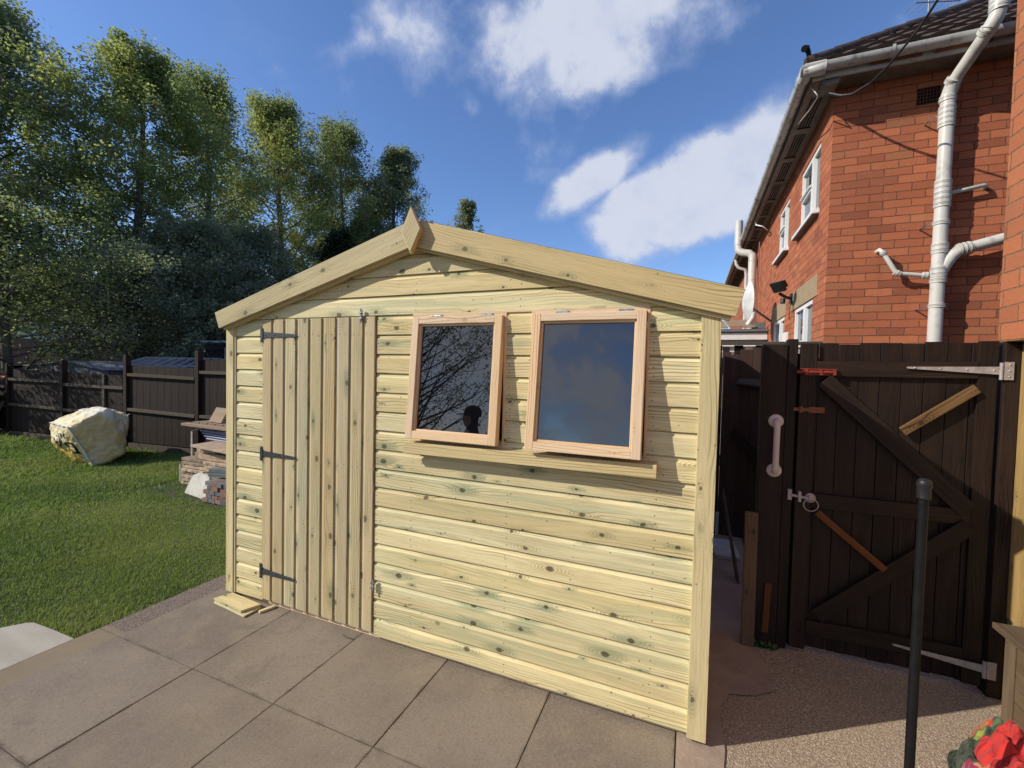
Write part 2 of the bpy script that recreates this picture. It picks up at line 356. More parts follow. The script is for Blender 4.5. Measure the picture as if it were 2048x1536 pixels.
M['red_rust'] = plain('red_painted_bolt', (0.22, 0.028, 0.016), 0.45, 0.0, 0.3, 30, dirt=((0.09, 0.03, 0.012), 0.75), bump=0.2)
M['rust'] = plain('rusty_steel', (0.19, 0.065, 0.022), 0.75, 0.1, 0.4, 40, dirt=((0.30, 0.22, 0.16), 0.6), bump=0.4)
M['hinge_pale'] = plain('pale_grey_hinge', (0.40, 0.35, 0.33), 0.5, 0.25, 0.2, 25, dirt=((0.22, 0.16, 0.13), 0.4))
M['render_tan'] = plain('tan_render', (0.36, 0.27, 0.16), 0.85, 0, 0.10, 6, dirt=((0.22, 0.16, 0.10), 0.3), bump=0.4, bscale=150)
M['pale_slab'] = plain('pale_slab', (0.52, 0.49, 0.42), 0.8, 0, 0.12, 6, dirt=((0.30, 0.28, 0.22), 0.5), bump=0.3)
M['felt'] = plain('grey_roof_felt', (0.13, 0.135, 0.145), 0.85, 0, 0.2, 3, bump=0.3, bscale=200)
M['zinc'] = plain('corrugated_sheet', (0.22, 0.24, 0.25), 0.5, 0.4, 0.3, 5, dirt=((0.09, 0.07, 0.05), 0.5))
M['blue_sheet'] = plain('blue_grey_corrugated_plastic', (0.17, 0.19, 0.30), 0.5, 0, 0.15, 6)
M['alu'] = plain('grey_frame', (0.26, 0.27, 0.28), 0.5, 0.3)
M['weed'] = plain('weed_leaf', (0.04, 0.09, 0.02), 0.6)
M['skin'] = plain('skin', (0.45, 0.27, 0.19), 0.5, var=0.03)
M['clothes'] = plain('dark_clothes', (0.02, 0.022, 0.03), 0.9)
M['white_paint'] = plain('white_paint', (0.72, 0.71, 0.68), 0.6, 0, 0.06, 4, dirt=((0.40, 0.36, 0.30), 0.35))
M['dish'] = plain('satellite_dish_white', (0.62, 0.62, 0.60), 0.5)

def stone_mat(name, c1, c2, c3):
    mt, t = newmat(name); p = t.obj(); r = t.rnd()
    q = t.vmath('ADD', t.vmath('MULTIPLY', p, (1, 1, 3.0)), t.comb(t.math('MULTIPLY', r, 31), 0, 0))
    n = t.noise(q, 9, 6, 0.65); n2 = t.noise(q, 45, 4, 0.6)
    col = t.mix(t.sstep(n, 0.3, 0.7), c1, c2); col = t.mix(t.math('MULTIPLY', t.sstep(n2, 0.5, 0.75), 0.6), col, c3)
    col = t.mix(t.math('MULTIPLY', t.math('SUBTRACT', r, 0.2), 0.8, clamp=True), col, tuple(a*b for a, b in zip(c1, (1.15, 1.2, 1.2))))
    col = t.mix(t.sstep(t.math('FRACT', t.math('MULTIPLY', r, 5.1)), 0.7, 0.8, 0.0, 0.5), col, c3)
    t.bsdf(col, 0.9, t.bump(t.math('ADD', n, n2), 0.6, 0.01)); return mt
M['slab_stone'] = stone_mat('reclaimed_slab', (0.52, 0.38, 0.26), (0.34, 0.245, 0.17), (0.14, 0.095, 0.07))
M['paver_red'] = stone_mat('red_paver', (0.27, 0.14, 0.10), (0.20, 0.11, 0.09), (0.10, 0.07, 0.06))
M['paver_blue'] = stone_mat('blue_grey_paver', (0.17, 0.18, 0.18), (0.12, 0.13, 0.135), (0.07, 0.07, 0.07))

def brick_mat(name, bw, rh, c1, c2, mort, off=(0, 0)):
    mt, t = newmat(name); uv = t.uv()
    wn = t.node('ShaderNodeTexNoise', {'Vector': uv, 'Scale': 9.0, 'Detail': 3}).outputs['Color']
    q = t.vmath('ADD', t.vmath('ADD', uv, (off[0], off[1], 0)), t.vmath('MULTIPLY', t.vmath('SUBTRACT', wn, (0.5, 0.5, 0.5)), (0.022, 0.016, 0)))
    def br(a, b, msize, smooth):
        nd = t.node('ShaderNodeTexBrick', {'Vector': q, 'Color1': (*a, 1), 'Color2': (*b, 1), 'Mortar': (*mort, 1), 'Scale': 1.0, 'Mortar Size': msize, 'Mortar Smooth': smooth, 'Bias': 0.0, 'Brick Width': bw, 'Row Height': rh})
        nd.offset = 0.5; return nd
    b = br(c1, c2, 0.0046, 0.5); b2 = br((0, 0, 0), (1, 1, 1), 0.0, 0.0)
    r, _, _ = t.node('ShaderNodeSeparateColor', {0: b2.outputs[0]}).outputs
    n = t.noise(uv, 55, 5, 0.7); n2 = t.noise(uv, 7, 4, 0.6); n3 = t.noise(uv, 1.3, 3, 0.5)
    col = b.outputs[0]
    col = t.mix(t.math('MULTIPLY', t.sstep(r, 0.86, 0.92), 0.35), col, (c2[0]*0.6, c2[1]*0.7, c2[2]*0.8))     # overburnt bricks
    col = t.mix(t.math('MULTIPLY', t.sstep(t.math('FRACT', t.math('MULTIPLY', r, 7.7)), 0.90, 0.96), 0.3), col, (c1[0]*0.82, c1[1]*1.35, c1[2]*1.3))
    col = t.mix(t.math('MULTIPLY', t.sstep(n, 0.48, 0.75), 0.40), col, (c2[0]*0.55, c2[1]*0.5, c2[2]*0.5))
    col = t.mix(t.math('MULTIPLY', t.sstep(n2, 0.55, 0.75), 0.30), col, (c1[0]*0.9, c1[1]*1.25, c1[2]*1.3))
    col = t.mix(t.math('MULTIPLY', t.sstep(n3, 0.5, 0.7), 0.22), col, (0.22, 0.11, 0.06))
    sp = t.vor(uv, 26, 1.0)['Distance']; col = t.mix(t.math('MULTIPLY', t.sstep(sp, 0.085, 0.05), t.sstep(n2, 0.55, 0.6)), col, (0.62, 0.50, 0.40))
    col = t.mix(t.math('MULTIPLY', b.outputs[1], 0.85), col, t.mix(t.sstep(n, 0.4, 0.6), mort, (mort[0]*1.9, mort[1]*1.9, mort[2]*1.8)))
    sv = t.noise(t.vmath('MULTIPLY', uv, (5.0, 0.5, 1.0)), 1.0, 4, 0.6)
    col = t.mix(t.math('MULTIPLY', t.sstep(sv, 0.52, 0.72), 0.22), col, (0.16, 0.085, 0.055))
    col = t.mix(1.0, col, t.comb(t.math('MULTIPLY_ADD', t.math('FRACT', t.math('MULTIPLY', r, 23.7)), 0.20, 0.90), t.math('MULTIPLY_ADD', t.math('FRACT', t.math('MULTIPLY', r, 23.7)), 0.22, 0.88), t.math('MULTIPLY_ADD', t.math('FRACT', t.math('MULTIPLY', r, 23.7)), 0.20, 0.88)), 'MULTIPLY')
    h = t.math('ADD', t.math('MULTIPLY', t.math('SUBTRACT', 1.0, b.outputs[1]), 1.0), t.math('MULTIPLY', n, 0.35))
    h = t.math('ADD', h, t.math('MULTIPLY', r, 0.35))
    t.bsdf(col, 0.9, t.bump(h, 0.9, 0.010), Specular_IOR_Level=0.2); return mt
M['brick'] = brick_mat('red_brick', 0.232, 0.082, (0.51, 0.172, 0.084), (0.38, 0.122, 0.064), (0.15, 0.072, 0.046))
M['brick_near'] = brick_mat('red_brick_near', 0.235, 0.086, (0.50, 0.17, 0.075), (0.41, 0.15, 0.075), (0.20, 0.12, 0.07))
M['brick_far'] = brick_mat('far_house_brick', 0.232, 0.082, (0.25, 0.12, 0.08), (0.2, 0.1, 0.07), (0.2, 0.14, 0.1))

def tile_mat():
    mt, t = newmat('dark_roof_tile'); p = t.obj(); n = t.noise(p, 7, 4); n2 = t.noise(p, 40, 4, 0.7)
    col = t.mix(t.sstep(n, 0.35, 0.65), (0.050, 0.032, 0.026), (0.085, 0.055, 0.042)); col = t.mix(t.math('MULTIPLY', t.sstep(n2, 0.55, 0.7), 0.5), col, (0.12, 0.10, 0.075))
    t.bsdf(col, 0.85, t.bump(n2, 0.4, 0.01)); return mt
M['tile'] = tile_mat()

def glass_mat(name, base, ior, rough=0.01):
    mt, t = newmat(name); t.bsdf(base, rough, None, IOR=ior, Specular_IOR_Level=0.5); return mt
M['pane'] = glass_mat('dark_window_pane', (0.004, 0.004, 0.006), 2.1)
M['house_glass'] = glass_mat('house_window_glass', (0.05, 0.07, 0.08), 2.0, 0.03)

def slab_mat():
    """smooth brown-grey concrete flags with real colour variation and an exposed aggregate band on the lawn side"""
    mt, t = newmat('concrete_flag'); p = t.geo(); r = t.rnd(); x, y, z = t.sep(p)
    q = t.vmath('ADD', p, t.comb(t.math('MULTIPLY', r, 17), 0, 0))
    n1 = t.noise(q, 1.6, 4, 0.55); n2 = t.noise(p, 16, 5, 0.65); n3 = t.noise(p, 230, 3, 0.6); n4 = t.noise(q, 5.5, 3, 0.5)
    col = t.mix(t.sstep(n1, 0.32, 0.68), (0.285, 0.240, 0.188), (0.210, 0.172, 0.138))
    col = t.mix(t.math('MULTIPLY', t.sstep(n4, 0.45, 0.72), 0.5), col, (0.32, 0.265, 0.19))
    n5 = t.noise(p, 85, 4, 0.7); col = t.mix(t.math('MULTIPLY', t.sstep(n5, 0.50, 0.70), 0.5), col, (0.36, 0.30, 0.23)); col = t.mix(t.math('MULTIPLY', t.sstep(n5, 0.47, 0.30), 0.5), col, (0.12, 0.09, 0.07))
    n6 = t.noise(t.vmath('ADD', p, (9, 4, 0)), 3.1, 6, 0.7, 0.6); col = t.mix(t.math('MULTIPLY', t.sstep(n6, 0.56, 0.68), 0.35), col, (0.14, 0.11, 0.088))
    col = t.mix(t.math('MULTIPLY', t.sstep(n2, 0.5, 0.72), 0.25), col, (0.27, 0.215, 0.15))
    col = t.mix(t.math('MULTIPLY', t.sstep(n3, 0.55, 0.72), 0.55), col, (0.33, 0.27, 0.20))
    col = t.mix(t.math('MULTIPLY', t.sstep(n3, 0.44, 0.32), 0.45), col, (0.08, 0.06, 0.045))
    jx = t.math('MULTIPLY', t.math('ABSOLUTE', t.math('SUBTRACT', t.math('FRACT', t.math('DIVIDE', x, 0.6)), 0.8333)), 0.6)
    jy = t.math('MULTIPLY', t.math('ABSOLUTE', t.math('SUBTRACT', t.math('FRACT', t.math('DIVIDE', t.math('ADD', y, 3.13), 0.63)), 0.0)), 0.63); jy = t.math('MINIMUM', jy, t.math('SUBTRACT', 0.63, jy))
    jx = t.math('ADD', jx, t.math('MULTIPLY', t.sstep(x, 0.2, 0.0), 0.5)); jd = t.math('MINIMUM', jx, jy)
    jm = t.math('MULTIPLY', t.sstep(t.math('ADD', jd, t.math('MULTIPLY', t.math('SUBTRACT', n2, 0.5), 0.035)), 0.016, 0.001), t.sstep(t.noise(p, 7, 4, 0.6), 0.42, 0.62))
    col = t.mix(t.math('MULTIPLY', jm, 0.75), col, t.mix(t.sstep(n3, 0.45, 0.6), (0.075, 0.058, 0.042), (0.20, 0.165, 0.12)))
    dust = t.math('MULTIPLY', t.sstep(y, -0.22, -0.01), t.sstep(t.noise(p, 150, 3, 0.7), 0.58, 0.66)); col = t.mix(t.math('MULTIPLY', dust, 0.55), col, (0.55, 0.46, 0.28))
    sp = t.vor(p, 34, 1.0)
    col = t.mix(t.math('MULTIPLY', t.sstep(sp['Distance'], 0.12, 0.06), t.math('MULTIPLY', t.sstep(t.node('ShaderNodeSeparateColor', {0: sp['Color']}).outputs[0], 0.93, 0.96), 0.6)), col, (0.55, 0.50, 0.42))
    col = t.mix(t.math('MULTIPLY', t.math('SUBTRACT', t.math('FRACT', t.math('MULTIPLY', r, 5.3)), 0.5), 0.45, clamp=True), col, (0.26, 0.21, 0.15))
    band = t.math('MULTIPLY', t.sstep(t.math('ADD', x, t.math('MULTIPLY', t.math('SUBTRACT', n2, 0.5), 0.03)), -0.185, -0.20), 1.0)
    ag = t.vor(p, 120, 1.0); agc = t.mix(t.sstep(ag['Distance'], 0.2, 0.5), (0.40, 0.33, 0.27), (0.13, 0.10, 0.085))
    back = t.sstep(y, -0.60, -0.56)
    col = t.mix(t.math('MULTIPLY', t.math('MULTIPLY', band, back), 0.85), col, agc)
    col = t.mix(t.math('MULTIPLY', t.math('MULTIPLY', band, t.math('SUBTRACT', 1.0, back)), 0.7), col, t.mix(n2, (0.23, 0.18, 0.115), (0.32, 0.25, 0.16)))
    col = t.mix(1.0, col, (0.90, 0.89, 0.87), 'MULTIPLY')
    t.bsdf(col, 0.88, t.bump(t.math('ADD', t.math('MULTIPLY', n3, 1.0), t.math('MULTIPLY', n2, 0.7)), 0.5, 0.003), Specular_IOR_Level=0.25); return mt
M['flag'] = slab_mat()
def pebble_mat():
    mt, t = newmat('pebbled_concrete'); p = t.geo(); v1 = t.vor(t.vmath('ADD', p, t.vmath('MULTIPLY', t.node('ShaderNodeTexNoise', {'Vector': p, 'Scale': 90.0}).outputs['Color'], (0.006, 0.006, 0.006))), 125, 1.0); v2 = t.vor(p, 260, 1.0)
    c = t.node('ShaderNodeSeparateColor', {0: v1['Color']}).outputs
    n = t.noise(p, 2.2, 4, 0.6)
    peb = t.mix(c[0], (0.58, 0.465, 0.33), (0.42, 0.31, 0.21)); peb = t.mix(t.sstep(c[1], 0.90, 0.96), peb, (0.68, 0.60, 0.48))
    col = t.mix(t.sstep(v1['Distance'], 0.42, 0.62), peb, (0.27, 0.205, 0.145))
    col = t.mix(t.math('MULTIPLY', t.sstep(v2['Distance'], 0.3, 0.6), 0.3), col, (0.20, 0.15, 0.11))
    col = t.mix(t.math('MULTIPLY', t.sstep(n, 0.45, 0.7), 0.3), col, (0.30, 0.23, 0.17))
    h = t.math('SUBTRACT', 1.0, v1['Distance'])
    t.bsdf(col, 0.85, t.bump(h, 0.8, 0.004)); return mt
M['pebble'] = pebble_mat()
def mortar_mat():
    mt, t = newmat('smooth_mortar'); p = t.geo(); n = t.noise(p, 5, 6, 0.65); n2 = t.noise(p, 60, 4, 0.6)
    col = t.mix(t.sstep(n, 0.3, 0.7), (0.36, 0.28, 0.21), (0.27, 0.20, 0.155)); col = t.mix(t.math('MULTIPLY', t.sstep(n2, 0.5, 0.7), 0.3), col, (0.45, 0.38, 0.30))
    t.bsdf(col, 0.9, t.bump(t.math('ADD', n, t.math('MULTIPLY', n2, 0.3)), 0.6, 0.01)); return mt
M['mortar'] = mortar_mat()
def pale_path():
    mt, t = newmat('pale_concrete'); p = t.geo(); n = t.noise(t.vmath('MULTIPLY', p, (2, 9, 1)), 1.0, 5, 0.6); n2 = t.noise(p, 90, 3, 0.6)
    col = t.mix(t.sstep(n, 0.3, 0.7), (0.42, 0.385, 0.315), (0.34, 0.305, 0.245)); col = t.mix(t.math('MULTIPLY', t.sstep(n2, 0.5, 0.7), 0.25), col, (0.52, 0.49, 0.42))
    t.bsdf(col, 0.9, t.bump(n2, 0.3, 0.003)); return mt
M['pale_path'] = pale_path()
def soil_mat():
    mt, t = newmat('lawn_soil'); p = t.geo(); n = t.noise(p, 1.2, 4, 0.6); n2 = t.noise(p, 45, 4, 0.7)
    col = t.mix(t.sstep(n, 0.4, 0.65), (0.028, 0.045, 0.012), (0.055, 0.062, 0.020)); col = t.mix(t.math('MULTIPLY', t.sstep(n2, 0.5, 0.7), 0.5), col, (0.07, 0.055, 0.03))
    t.bsdf(col, 0.95, t.bump(n2, 0.6, 0.02)); return mt
M['soil'] = soil_mat()
def leaf_mat(name, c1, c2, c3, trans=0.35):
    mt, t = newmat(name); r = t.rnd(); p = t.geo(); n = t.noise(p, 0.7, 3, 0.5)
    col = t.mix(t.math('FRACT', t.math('MULTIPLY', r, 3.7)), c1, c2); col = t.mix(t.math('MULTIPLY', t.sstep(t.math('ADD', n, t.math('MULTIPLY', t.math('SUBTRACT', r, 0.5), 0.3)), 0.42, 0.66), 0.8), col, c3)
    if name == 'grass_blade': col = t.mix(t.sstep(t.math('FRACT', t.math('MULTIPLY', r, 91.7)), 0.90, 0.94, 0.0, 0.75), col, (0.42, 0.43, 0.22))
    d1 = t.node('ShaderNodeBsdfPrincipled', {'Base Color': col, 'Roughness': 0.6, 'Specular IOR Level': 0.2})
    d2 = t.node('ShaderNodeBsdfTranslucent', {'Color': t.mix(1.0, col, (1.28, 1.33, 0.85), 'MULTIPLY')})
    mx = t.node('ShaderNodeMixShader', {0: trans}); t.l.new(d1.outputs[0], mx.inputs[1]); t.l.new(d2.outputs[0], mx.inputs[2])
    o = t.node('ShaderNodeOutputMaterial'); t.l.new(mx.outputs[0], o.inputs[0]); return mt
M['leaf_fresh'] = leaf_mat('fresh_leaf', (0.29, 0.33, 0.13), (0.22, 0.265, 0.11), (0.39, 0.40, 0.17), 0.60)
M['leaf_mid'] = leaf_mat('mid_leaf', (0.26, 0.30, 0.15), (0.19, 0.235, 0.12), (0.33, 0.36, 0.18), 0.58)
M['leaf_grey'] = leaf_mat('grey_green_leaf', (0.23, 0.26, 0.18), (0.165, 0.195, 0.13), (0.36, 0.38, 0.28), 0.48)
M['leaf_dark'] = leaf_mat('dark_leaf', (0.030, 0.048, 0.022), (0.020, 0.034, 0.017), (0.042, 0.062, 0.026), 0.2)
M['leaf_yellow'] = leaf_mat('olive_leaf', (0.23, 0.245, 0.11), (0.16, 0.185, 0.085), (0.31, 0.30, 0.13), 0.42)
M['grass'] = leaf_mat('grass_blade', (0.16, 0.235, 0.058), (0.10, 0.165, 0.042), (0.28, 0.325, 0.10), 0.40)
def bark_mat():
    mt, t = newmat('bark'); p = t.obj(); n = t.noise(t.vmath('MULTIPLY', p, (1, 1, 0.25)), 14, 5, 0.7)
    t.bsdf(t.mix(n, (0.05, 0.04, 0.03), (0.15, 0.13, 0.10)), 0.9, t.bump(n, 0.7, 0.03)); return mt
M['bark'] = bark_mat()
def bag_mat():
    mt, t = newmat('woven_bag'); p = t.geo(); n = t.noise(p, 1.6, 3, 0.5); n2 = t.noise(p, 300, 2, 0.5); n3 = t.noise(p, 5, 4, 0.6); x, y, z = t.sep(p)
    col = t.mix(t.sstep(n, 0.40, 0.60), (0.62, 0.48, 0.20), (0.66, 0.57, 0.34))
    col = t.mix(t.math('MULTIPLY', t.sstep(n3, 0.48, 0.72), 0.25), col, (0.74, 0.70, 0.58))
    col = t.mix(t.sstep(t.math('ADD', z, t.math('MULTIPLY', n, 0.3)), 0.80, 0.98, 0.0, 0.75), col, (0.80, 0.77, 0.68))
    low = t.math('MULTIPLY', t.sstep(t.math('ADD', z, t.math('MULTIPLY', n, 0.5)), 0.62, 0.38), t.sstep(x, -5.7, -6.1))
    col = t.mix(t.math('MULTIPLY', low, 0.8), col, (0.62, 0.42, 0.055))
    h = t.math('ADD', t.noise(t.vmath('MULTIPLY', p, (1.2, 1.2, 3.2)), 3.0, 5, 0.6, 1.6), t.math('MULTIPLY', n2, 0.02))
    t.bsdf(col, 0.6, t.bump(h, 0.8, 0.022)); return mt
M['bag'] = bag_mat()
M['ink'] = plain('black_print', (0.012, 0.012, 0.012), 0.6)
M['strap'] = plain('pale_blue_strap', (0.42, 0.47, 0.48), 0.7)

# ================================================================== SETTING
G = -0.03
mb = MB(); mb.face([(-400, -300, -0.075), (400, -300, -0.075), (400, 600, -0.075), (-400, 600, -0.075)])
structure(mb, 'ground', M['soil'])
# lawn sheet, gently uneven
def lawn_z(x, y):
    return -0.050 + 0.012*math.sin(x*1.9+0.4)*math.cos(y*1.4) + 0.006*math.sin(x*5.1+y*3.3) - 0.0 * x
mb = MB(); nx, ny = 90, 60
P = [[(-16+15.61*i/nx, -3.3+12.0*j/ny, lawn_z(-16+15.61*i/nx, -3.3+12.0*j/ny)) for j in range(ny+1)] for i in range(nx+1)]
mb.grid(P, flip=True); structure(mb, 'lawn_ground', M['soil'])
# patio of 600 mm flags: joints at x=.5,1.1,1.7,2.3 and y=-.61,-1.24
mb = MB(); gap = 0.0020
xs0 = [-0.385, 0.5, 1.1, 1.7, 2.3, 2.9]; ys0 = [0.16, -0.61, -1.24, -1.85, -2.5, -3.1]
for j in range(len(ys0)-1):
    y1, y0 = ys0[j], ys0[j+1]
    for i in range(len(xs0)-1):
        x0, x1 = xs0[i], xs0[i+1]
        k = 0.0015*math.sin(i*7.3+j*3.1)
        mb.box(x0+gap, x1-gap, y0+gap, y1-gap, G-0.05, G+k, rnd=((i*0.37+j*0.61+0.2) % 1))
patio = structure(mb, 'patio_paving', M['flag'], bevel=0.0022)
mb = MB(); mb.face([(-0.383, -3.1, G-0.0035), (2.9, -3.1, G-0.0035), (2.9, 0.16, G-0.0035), (-0.383, 0.16, G-0.0035)])
structure(mb, 'joint_mortar', plain('joint_dirt', (0.10, 0.078, 0.055), 0.95, 0, 0.3, 9, dirt=((0.03, 0.024, 0.018), 0.8), bump=0.3))
# concrete base that carries the shed
mb = MB(); mb.box(-0.375, 3.05, 0.163, 2.7, G-0.05, G-0.004); structure(mb, 'shed_base_concrete', M['flag'])
# pebbled concrete to the right and the alley beside the shed
mb = MB(); P = []
for i in range(31):
    x = 3.06+3.0*i/30; P.append([(x, -3.1+4.6*j/40, G+0.003*math.sin(x*5)*math.sin(j*.5)) for j in range(41)])
mb.grid(P, flip=True); structure(mb, 'pebbled_concrete', M['pebble'])
mb = MB(); e = [(2.903, -3.1), (3.10+0.0, -3.1), (3.085, -1.2), (3.105, -0.6), (3.08, -0.2), (3.10, -0.02), (3.09, 0.22), (3.14, 0.36), (3.26, 0.40), (3.36, 0.48), (3.37, 0.62), (3.33, 0.80), (3.26, 0.95), (3.42, 1.10), (3.42, 7.0), (2.903, 7.0)]
mb.face([(x, y, G+0.008) for x, y in e]); structure(mb, 'alley_screed', M['mortar'])
mb = MB(); mb.prism([(x, y, G-0.001) for x, y in ((-0.388, -3.2), (-0.388, -0.728), (-0.60, -0.732), (-0.815, -0.742), (-0.85, -0.762), (-0.93, -0.87), (-1.30, -1.34), (-1.30, -3.2))], (0, 0, -0.04)); structure(mb, 'pale_path', M['pale_path'])
# grass blades (nobody could count these)
def grass_blades():
    rng = np.random.default_rng(3)
    pts = []
    def add(x0, x1, y0, y1, dens, hgt, wid):
        n = int((x1-x0)*(y1-y0)*dens); x = rng.uniform(x0, x1, n); y = rng.uniform(y0, y1, n)
        pts.append(np.stack([x, y, np.full(n, hgt), np.full(n, wid)], 1))
    add(-1.9, -0.385, -0.735, 1.5, 15000, 0.026, 0.0024); add(-0.9, -0.395, 1.5, 3.0, 4000, 0.03, 0.004)
    add(-3.4, -1.9, -0.73, 2.4, 9000, 0.030, 0.0034); add(-5.6, -3.4, -0.73, 3.0, 5000, 0.036, 0.005)
    add(-8.2, -5.6, -0.3, 2.9, 2800, 0.045, 0.007); add(-11.8, -8.2, 0.0, 2.7, 1500, 0.055, 0.010)
    add(-2.4, -0.8, -1.5, -0.73, 9000, 0.026, 0.0028)
    add(-1.9, -0.9, 1.5, 3.2, 4000, 0.032, 0.004)
    A = np.concatenate(pts); x, y, h, wd = A.T
    edge = (x > -0.44+0.035*np.sin(y*9)+0.02*np.sin(y*23)) & (rng.uniform(size=len(x)) < 0.55); onpath = (y < -0.725) & (x > -0.845+np.minimum((y+0.742)*0.78, 0)); keep = ~onpath & ~edge & ~((x > -3.7) & (y > 1.22) & (x < -1.9) & (rng.uniform(size=len(x)) < 0.8)); A = A[keep]; x, y, h, wd = A.T
    n = len(x)
    pn = np.sin(x*2.7+1.3*np.sin(y*2.1))*np.cos(y*3.1+x*0.7); pn2 = np.sin(x*9+y*4)*np.sin(y*11-x*3)
    worn = np.exp(-(((x+2.3)/1.1)**2+((y-0.75)/0.45)**2))
    h = h*(0.75+0.35*pn+0.15*pn2+rng.uniform(-0.3, 0.6, n))*(1-0.55*worn); h = np.maximum(h, 0.012)
    tuft = (rng.uniform(size=n) < 0.02); h = np.where(tuft, h*2.0, h)
    th = rng.uniform(0, 2*np.pi, n)+0.5*pn; lean = rng.uniform(0.15, 1.0, n)*h*1.0; la = rng.uniform(0, 2*np.pi, n)*0.55+pn*1.5
    z = -0.052+0.012*np.sin(x*1.9+0.4)*np.cos(y*1.4)+0.006*np.sin(x*5.1+y*3.3)
    cx, cy = np.cos(th)*wd, np.sin(th)*wd; lx, ly = np.cos(la)*lean, np.sin(la)*lean
    v = np.empty((n, 5, 3), np.float32)
    v[:, 0] = np.stack([x-cx, y-cy, z], 1); v[:, 1] = np.stack([x+cx, y+cy, z], 1)
    v[:, 2] = np.stack([x+cx*.7+lx*.35, y+cy*.7+ly*.35, z+h*.6], 1); v[:, 3] = np.stack([x-cx*.7+lx*.35, y-cy*.7+ly*.35, z+h*.6], 1)
    v[:, 4] = np.stack([x+lx, y+ly, z+h*0.95], 1)
    me = bpy.data.meshes.new('grass'); me.vertices.add(n*5); me.vertices.foreach_set('co', v.reshape(-1))
    base = np.arange(n)[:, None]*5; idx = (base+np.array([0, 1, 2, 3, 3, 2, 4])).reshape(-1)
    me.loops.add(n*7); me.loops.foreach_set('vertex_index', idx)
    me.polygons.add(n*2); st = (np.arange(n)[:, None]*7+np.array([0, 4])).reshape(-1); me.polygons.foreach_set('loop_start', st)
    rr = np.clip(0.5+0.3*pn+rng.uniform(-0.45, 0.45, n)+0.5*worn+0.35*np.sin(x*0.9+2)*np.cos(y*1.6)+0.2*np.sin(x*2.3+y*3.1), 0, 1); at = me.attributes.new('rnd', 'FLOAT', 'FACE'); me.update(calc_edges=True)
    me.attributes['rnd'].data.foreach_set('value', np.repeat(rr, 2).astype(np.float32)); me.materials.append(M['grass']); me.validate()
    o = bpy.data.objects.new('grass', me); COL.objects.link(o)
    tag(o, 'short uneven green lawn grass left of the patio', 'grass', kind='stuff')
grass_blades()

# ================================================================== TIMBER SHED
shed = thing('timber_shed', 'new pale green-yellow pressure treated timber shed with apex roof, plank door and two open windows', 'shed', (1.48, 1.2, G))
W = 3.0; PITCH = 0.112; EAVE_Z = 1.885; SL = math.tan(D2R(15.9)); XC = 1.482; DEPTH = 2.45
def roof_under(x): return 2.395 - abs(x-XC)*SL*1.0      # underside line of roof at front wall
PROF = [(0.0, 0.0), (0.0, -0.0178), (0.0012, -0.0185), (0.0860, -0.0185), (0.0868, -0.0181), (0.0890, -0.0158), (0.0925, -0.0133), (0.0965, -0.0113), (0.1010, -0.0100), (0.1068, -0.0095), (0.1072, -0.0020), (0.1135, -0.0020)]
def hboard(mb, xa, xb, row, rnd, zlo=-9, zhi=9, gable=False, y0=0.0, ou=None):
    z0 = row*PITCH; ou = random.uniform(0, 40) if ou is None else ou; pts = []
    for dz, dy in PROF:
        z = z0+dz
        pts.append((z, dy))
    pr = []
    for k in range(len(pts)-1):
        (za, ya), (zb, yb) = pts[k], pts[k+1]
        if zb <= zlo or za >= zhi: 
            if not (za == zb and zlo < za < zhi): continue
        if za < zlo: f = (zlo-za)/(zb-za); ya = ya+(yb-ya)*f; za = zlo
        if zb > zhi: f = (zhi-za)/(zb-za); yb = ya+(yb-ya)*f; zb = zhi
        if gable:
            def lim(z): hw = (2.40-z)/SL; return XC-hw, XC+hw
            (la, ra), (lb, rb) = lim(za), lim(zb); la, lb = max(xa, la), max(xa, lb); ra, rb = min(xb, ra), min(xb, rb)
            if ra <= la or rb <= lb: continue
        else: la = lb = xa; ra = rb = xb
        q = [(la, y0+ya, za), (ra, y0+ya, za), (rb, y0+yb, zb), (lb, y0+yb, zb)]
        mb.face(q, [(p[0]+ou, p[2]) for p in q], rnd, 0)
    # closed ends so the step profile shows
    for xe, s_ in ((xa, 1), (xb, -1)):
        if gable: continue
        e = [(xe, y0+dy, z0+dz) for dz, dy in PROF if zlo <= z0+dz <= zhi]; e.append((xe, y0+0.004, min(z0+PROF[-1][0], zhi))); e.append((xe, y0+0.004, max(z0, zlo)))
        if len(e) > 4: mb.face(e if s_ < 0 else e[::-1], [(p[1], p[2]) for p in e], rnd, 0)
def nail(mb, x, y, z, r=0.0029, mat=1):
    mb.face([(x+r*math.cos(a), y, z+r*math.sin(a)) for a in [k*math.pi/3 for k in range(6)]], None, 0.5, mat)
wall = MB(); XL, XR = 0.0, 2.955
D0, D1 = 0.268, 1.194; WIN = [(1.452, 2.026), (2.162, 2.732)]
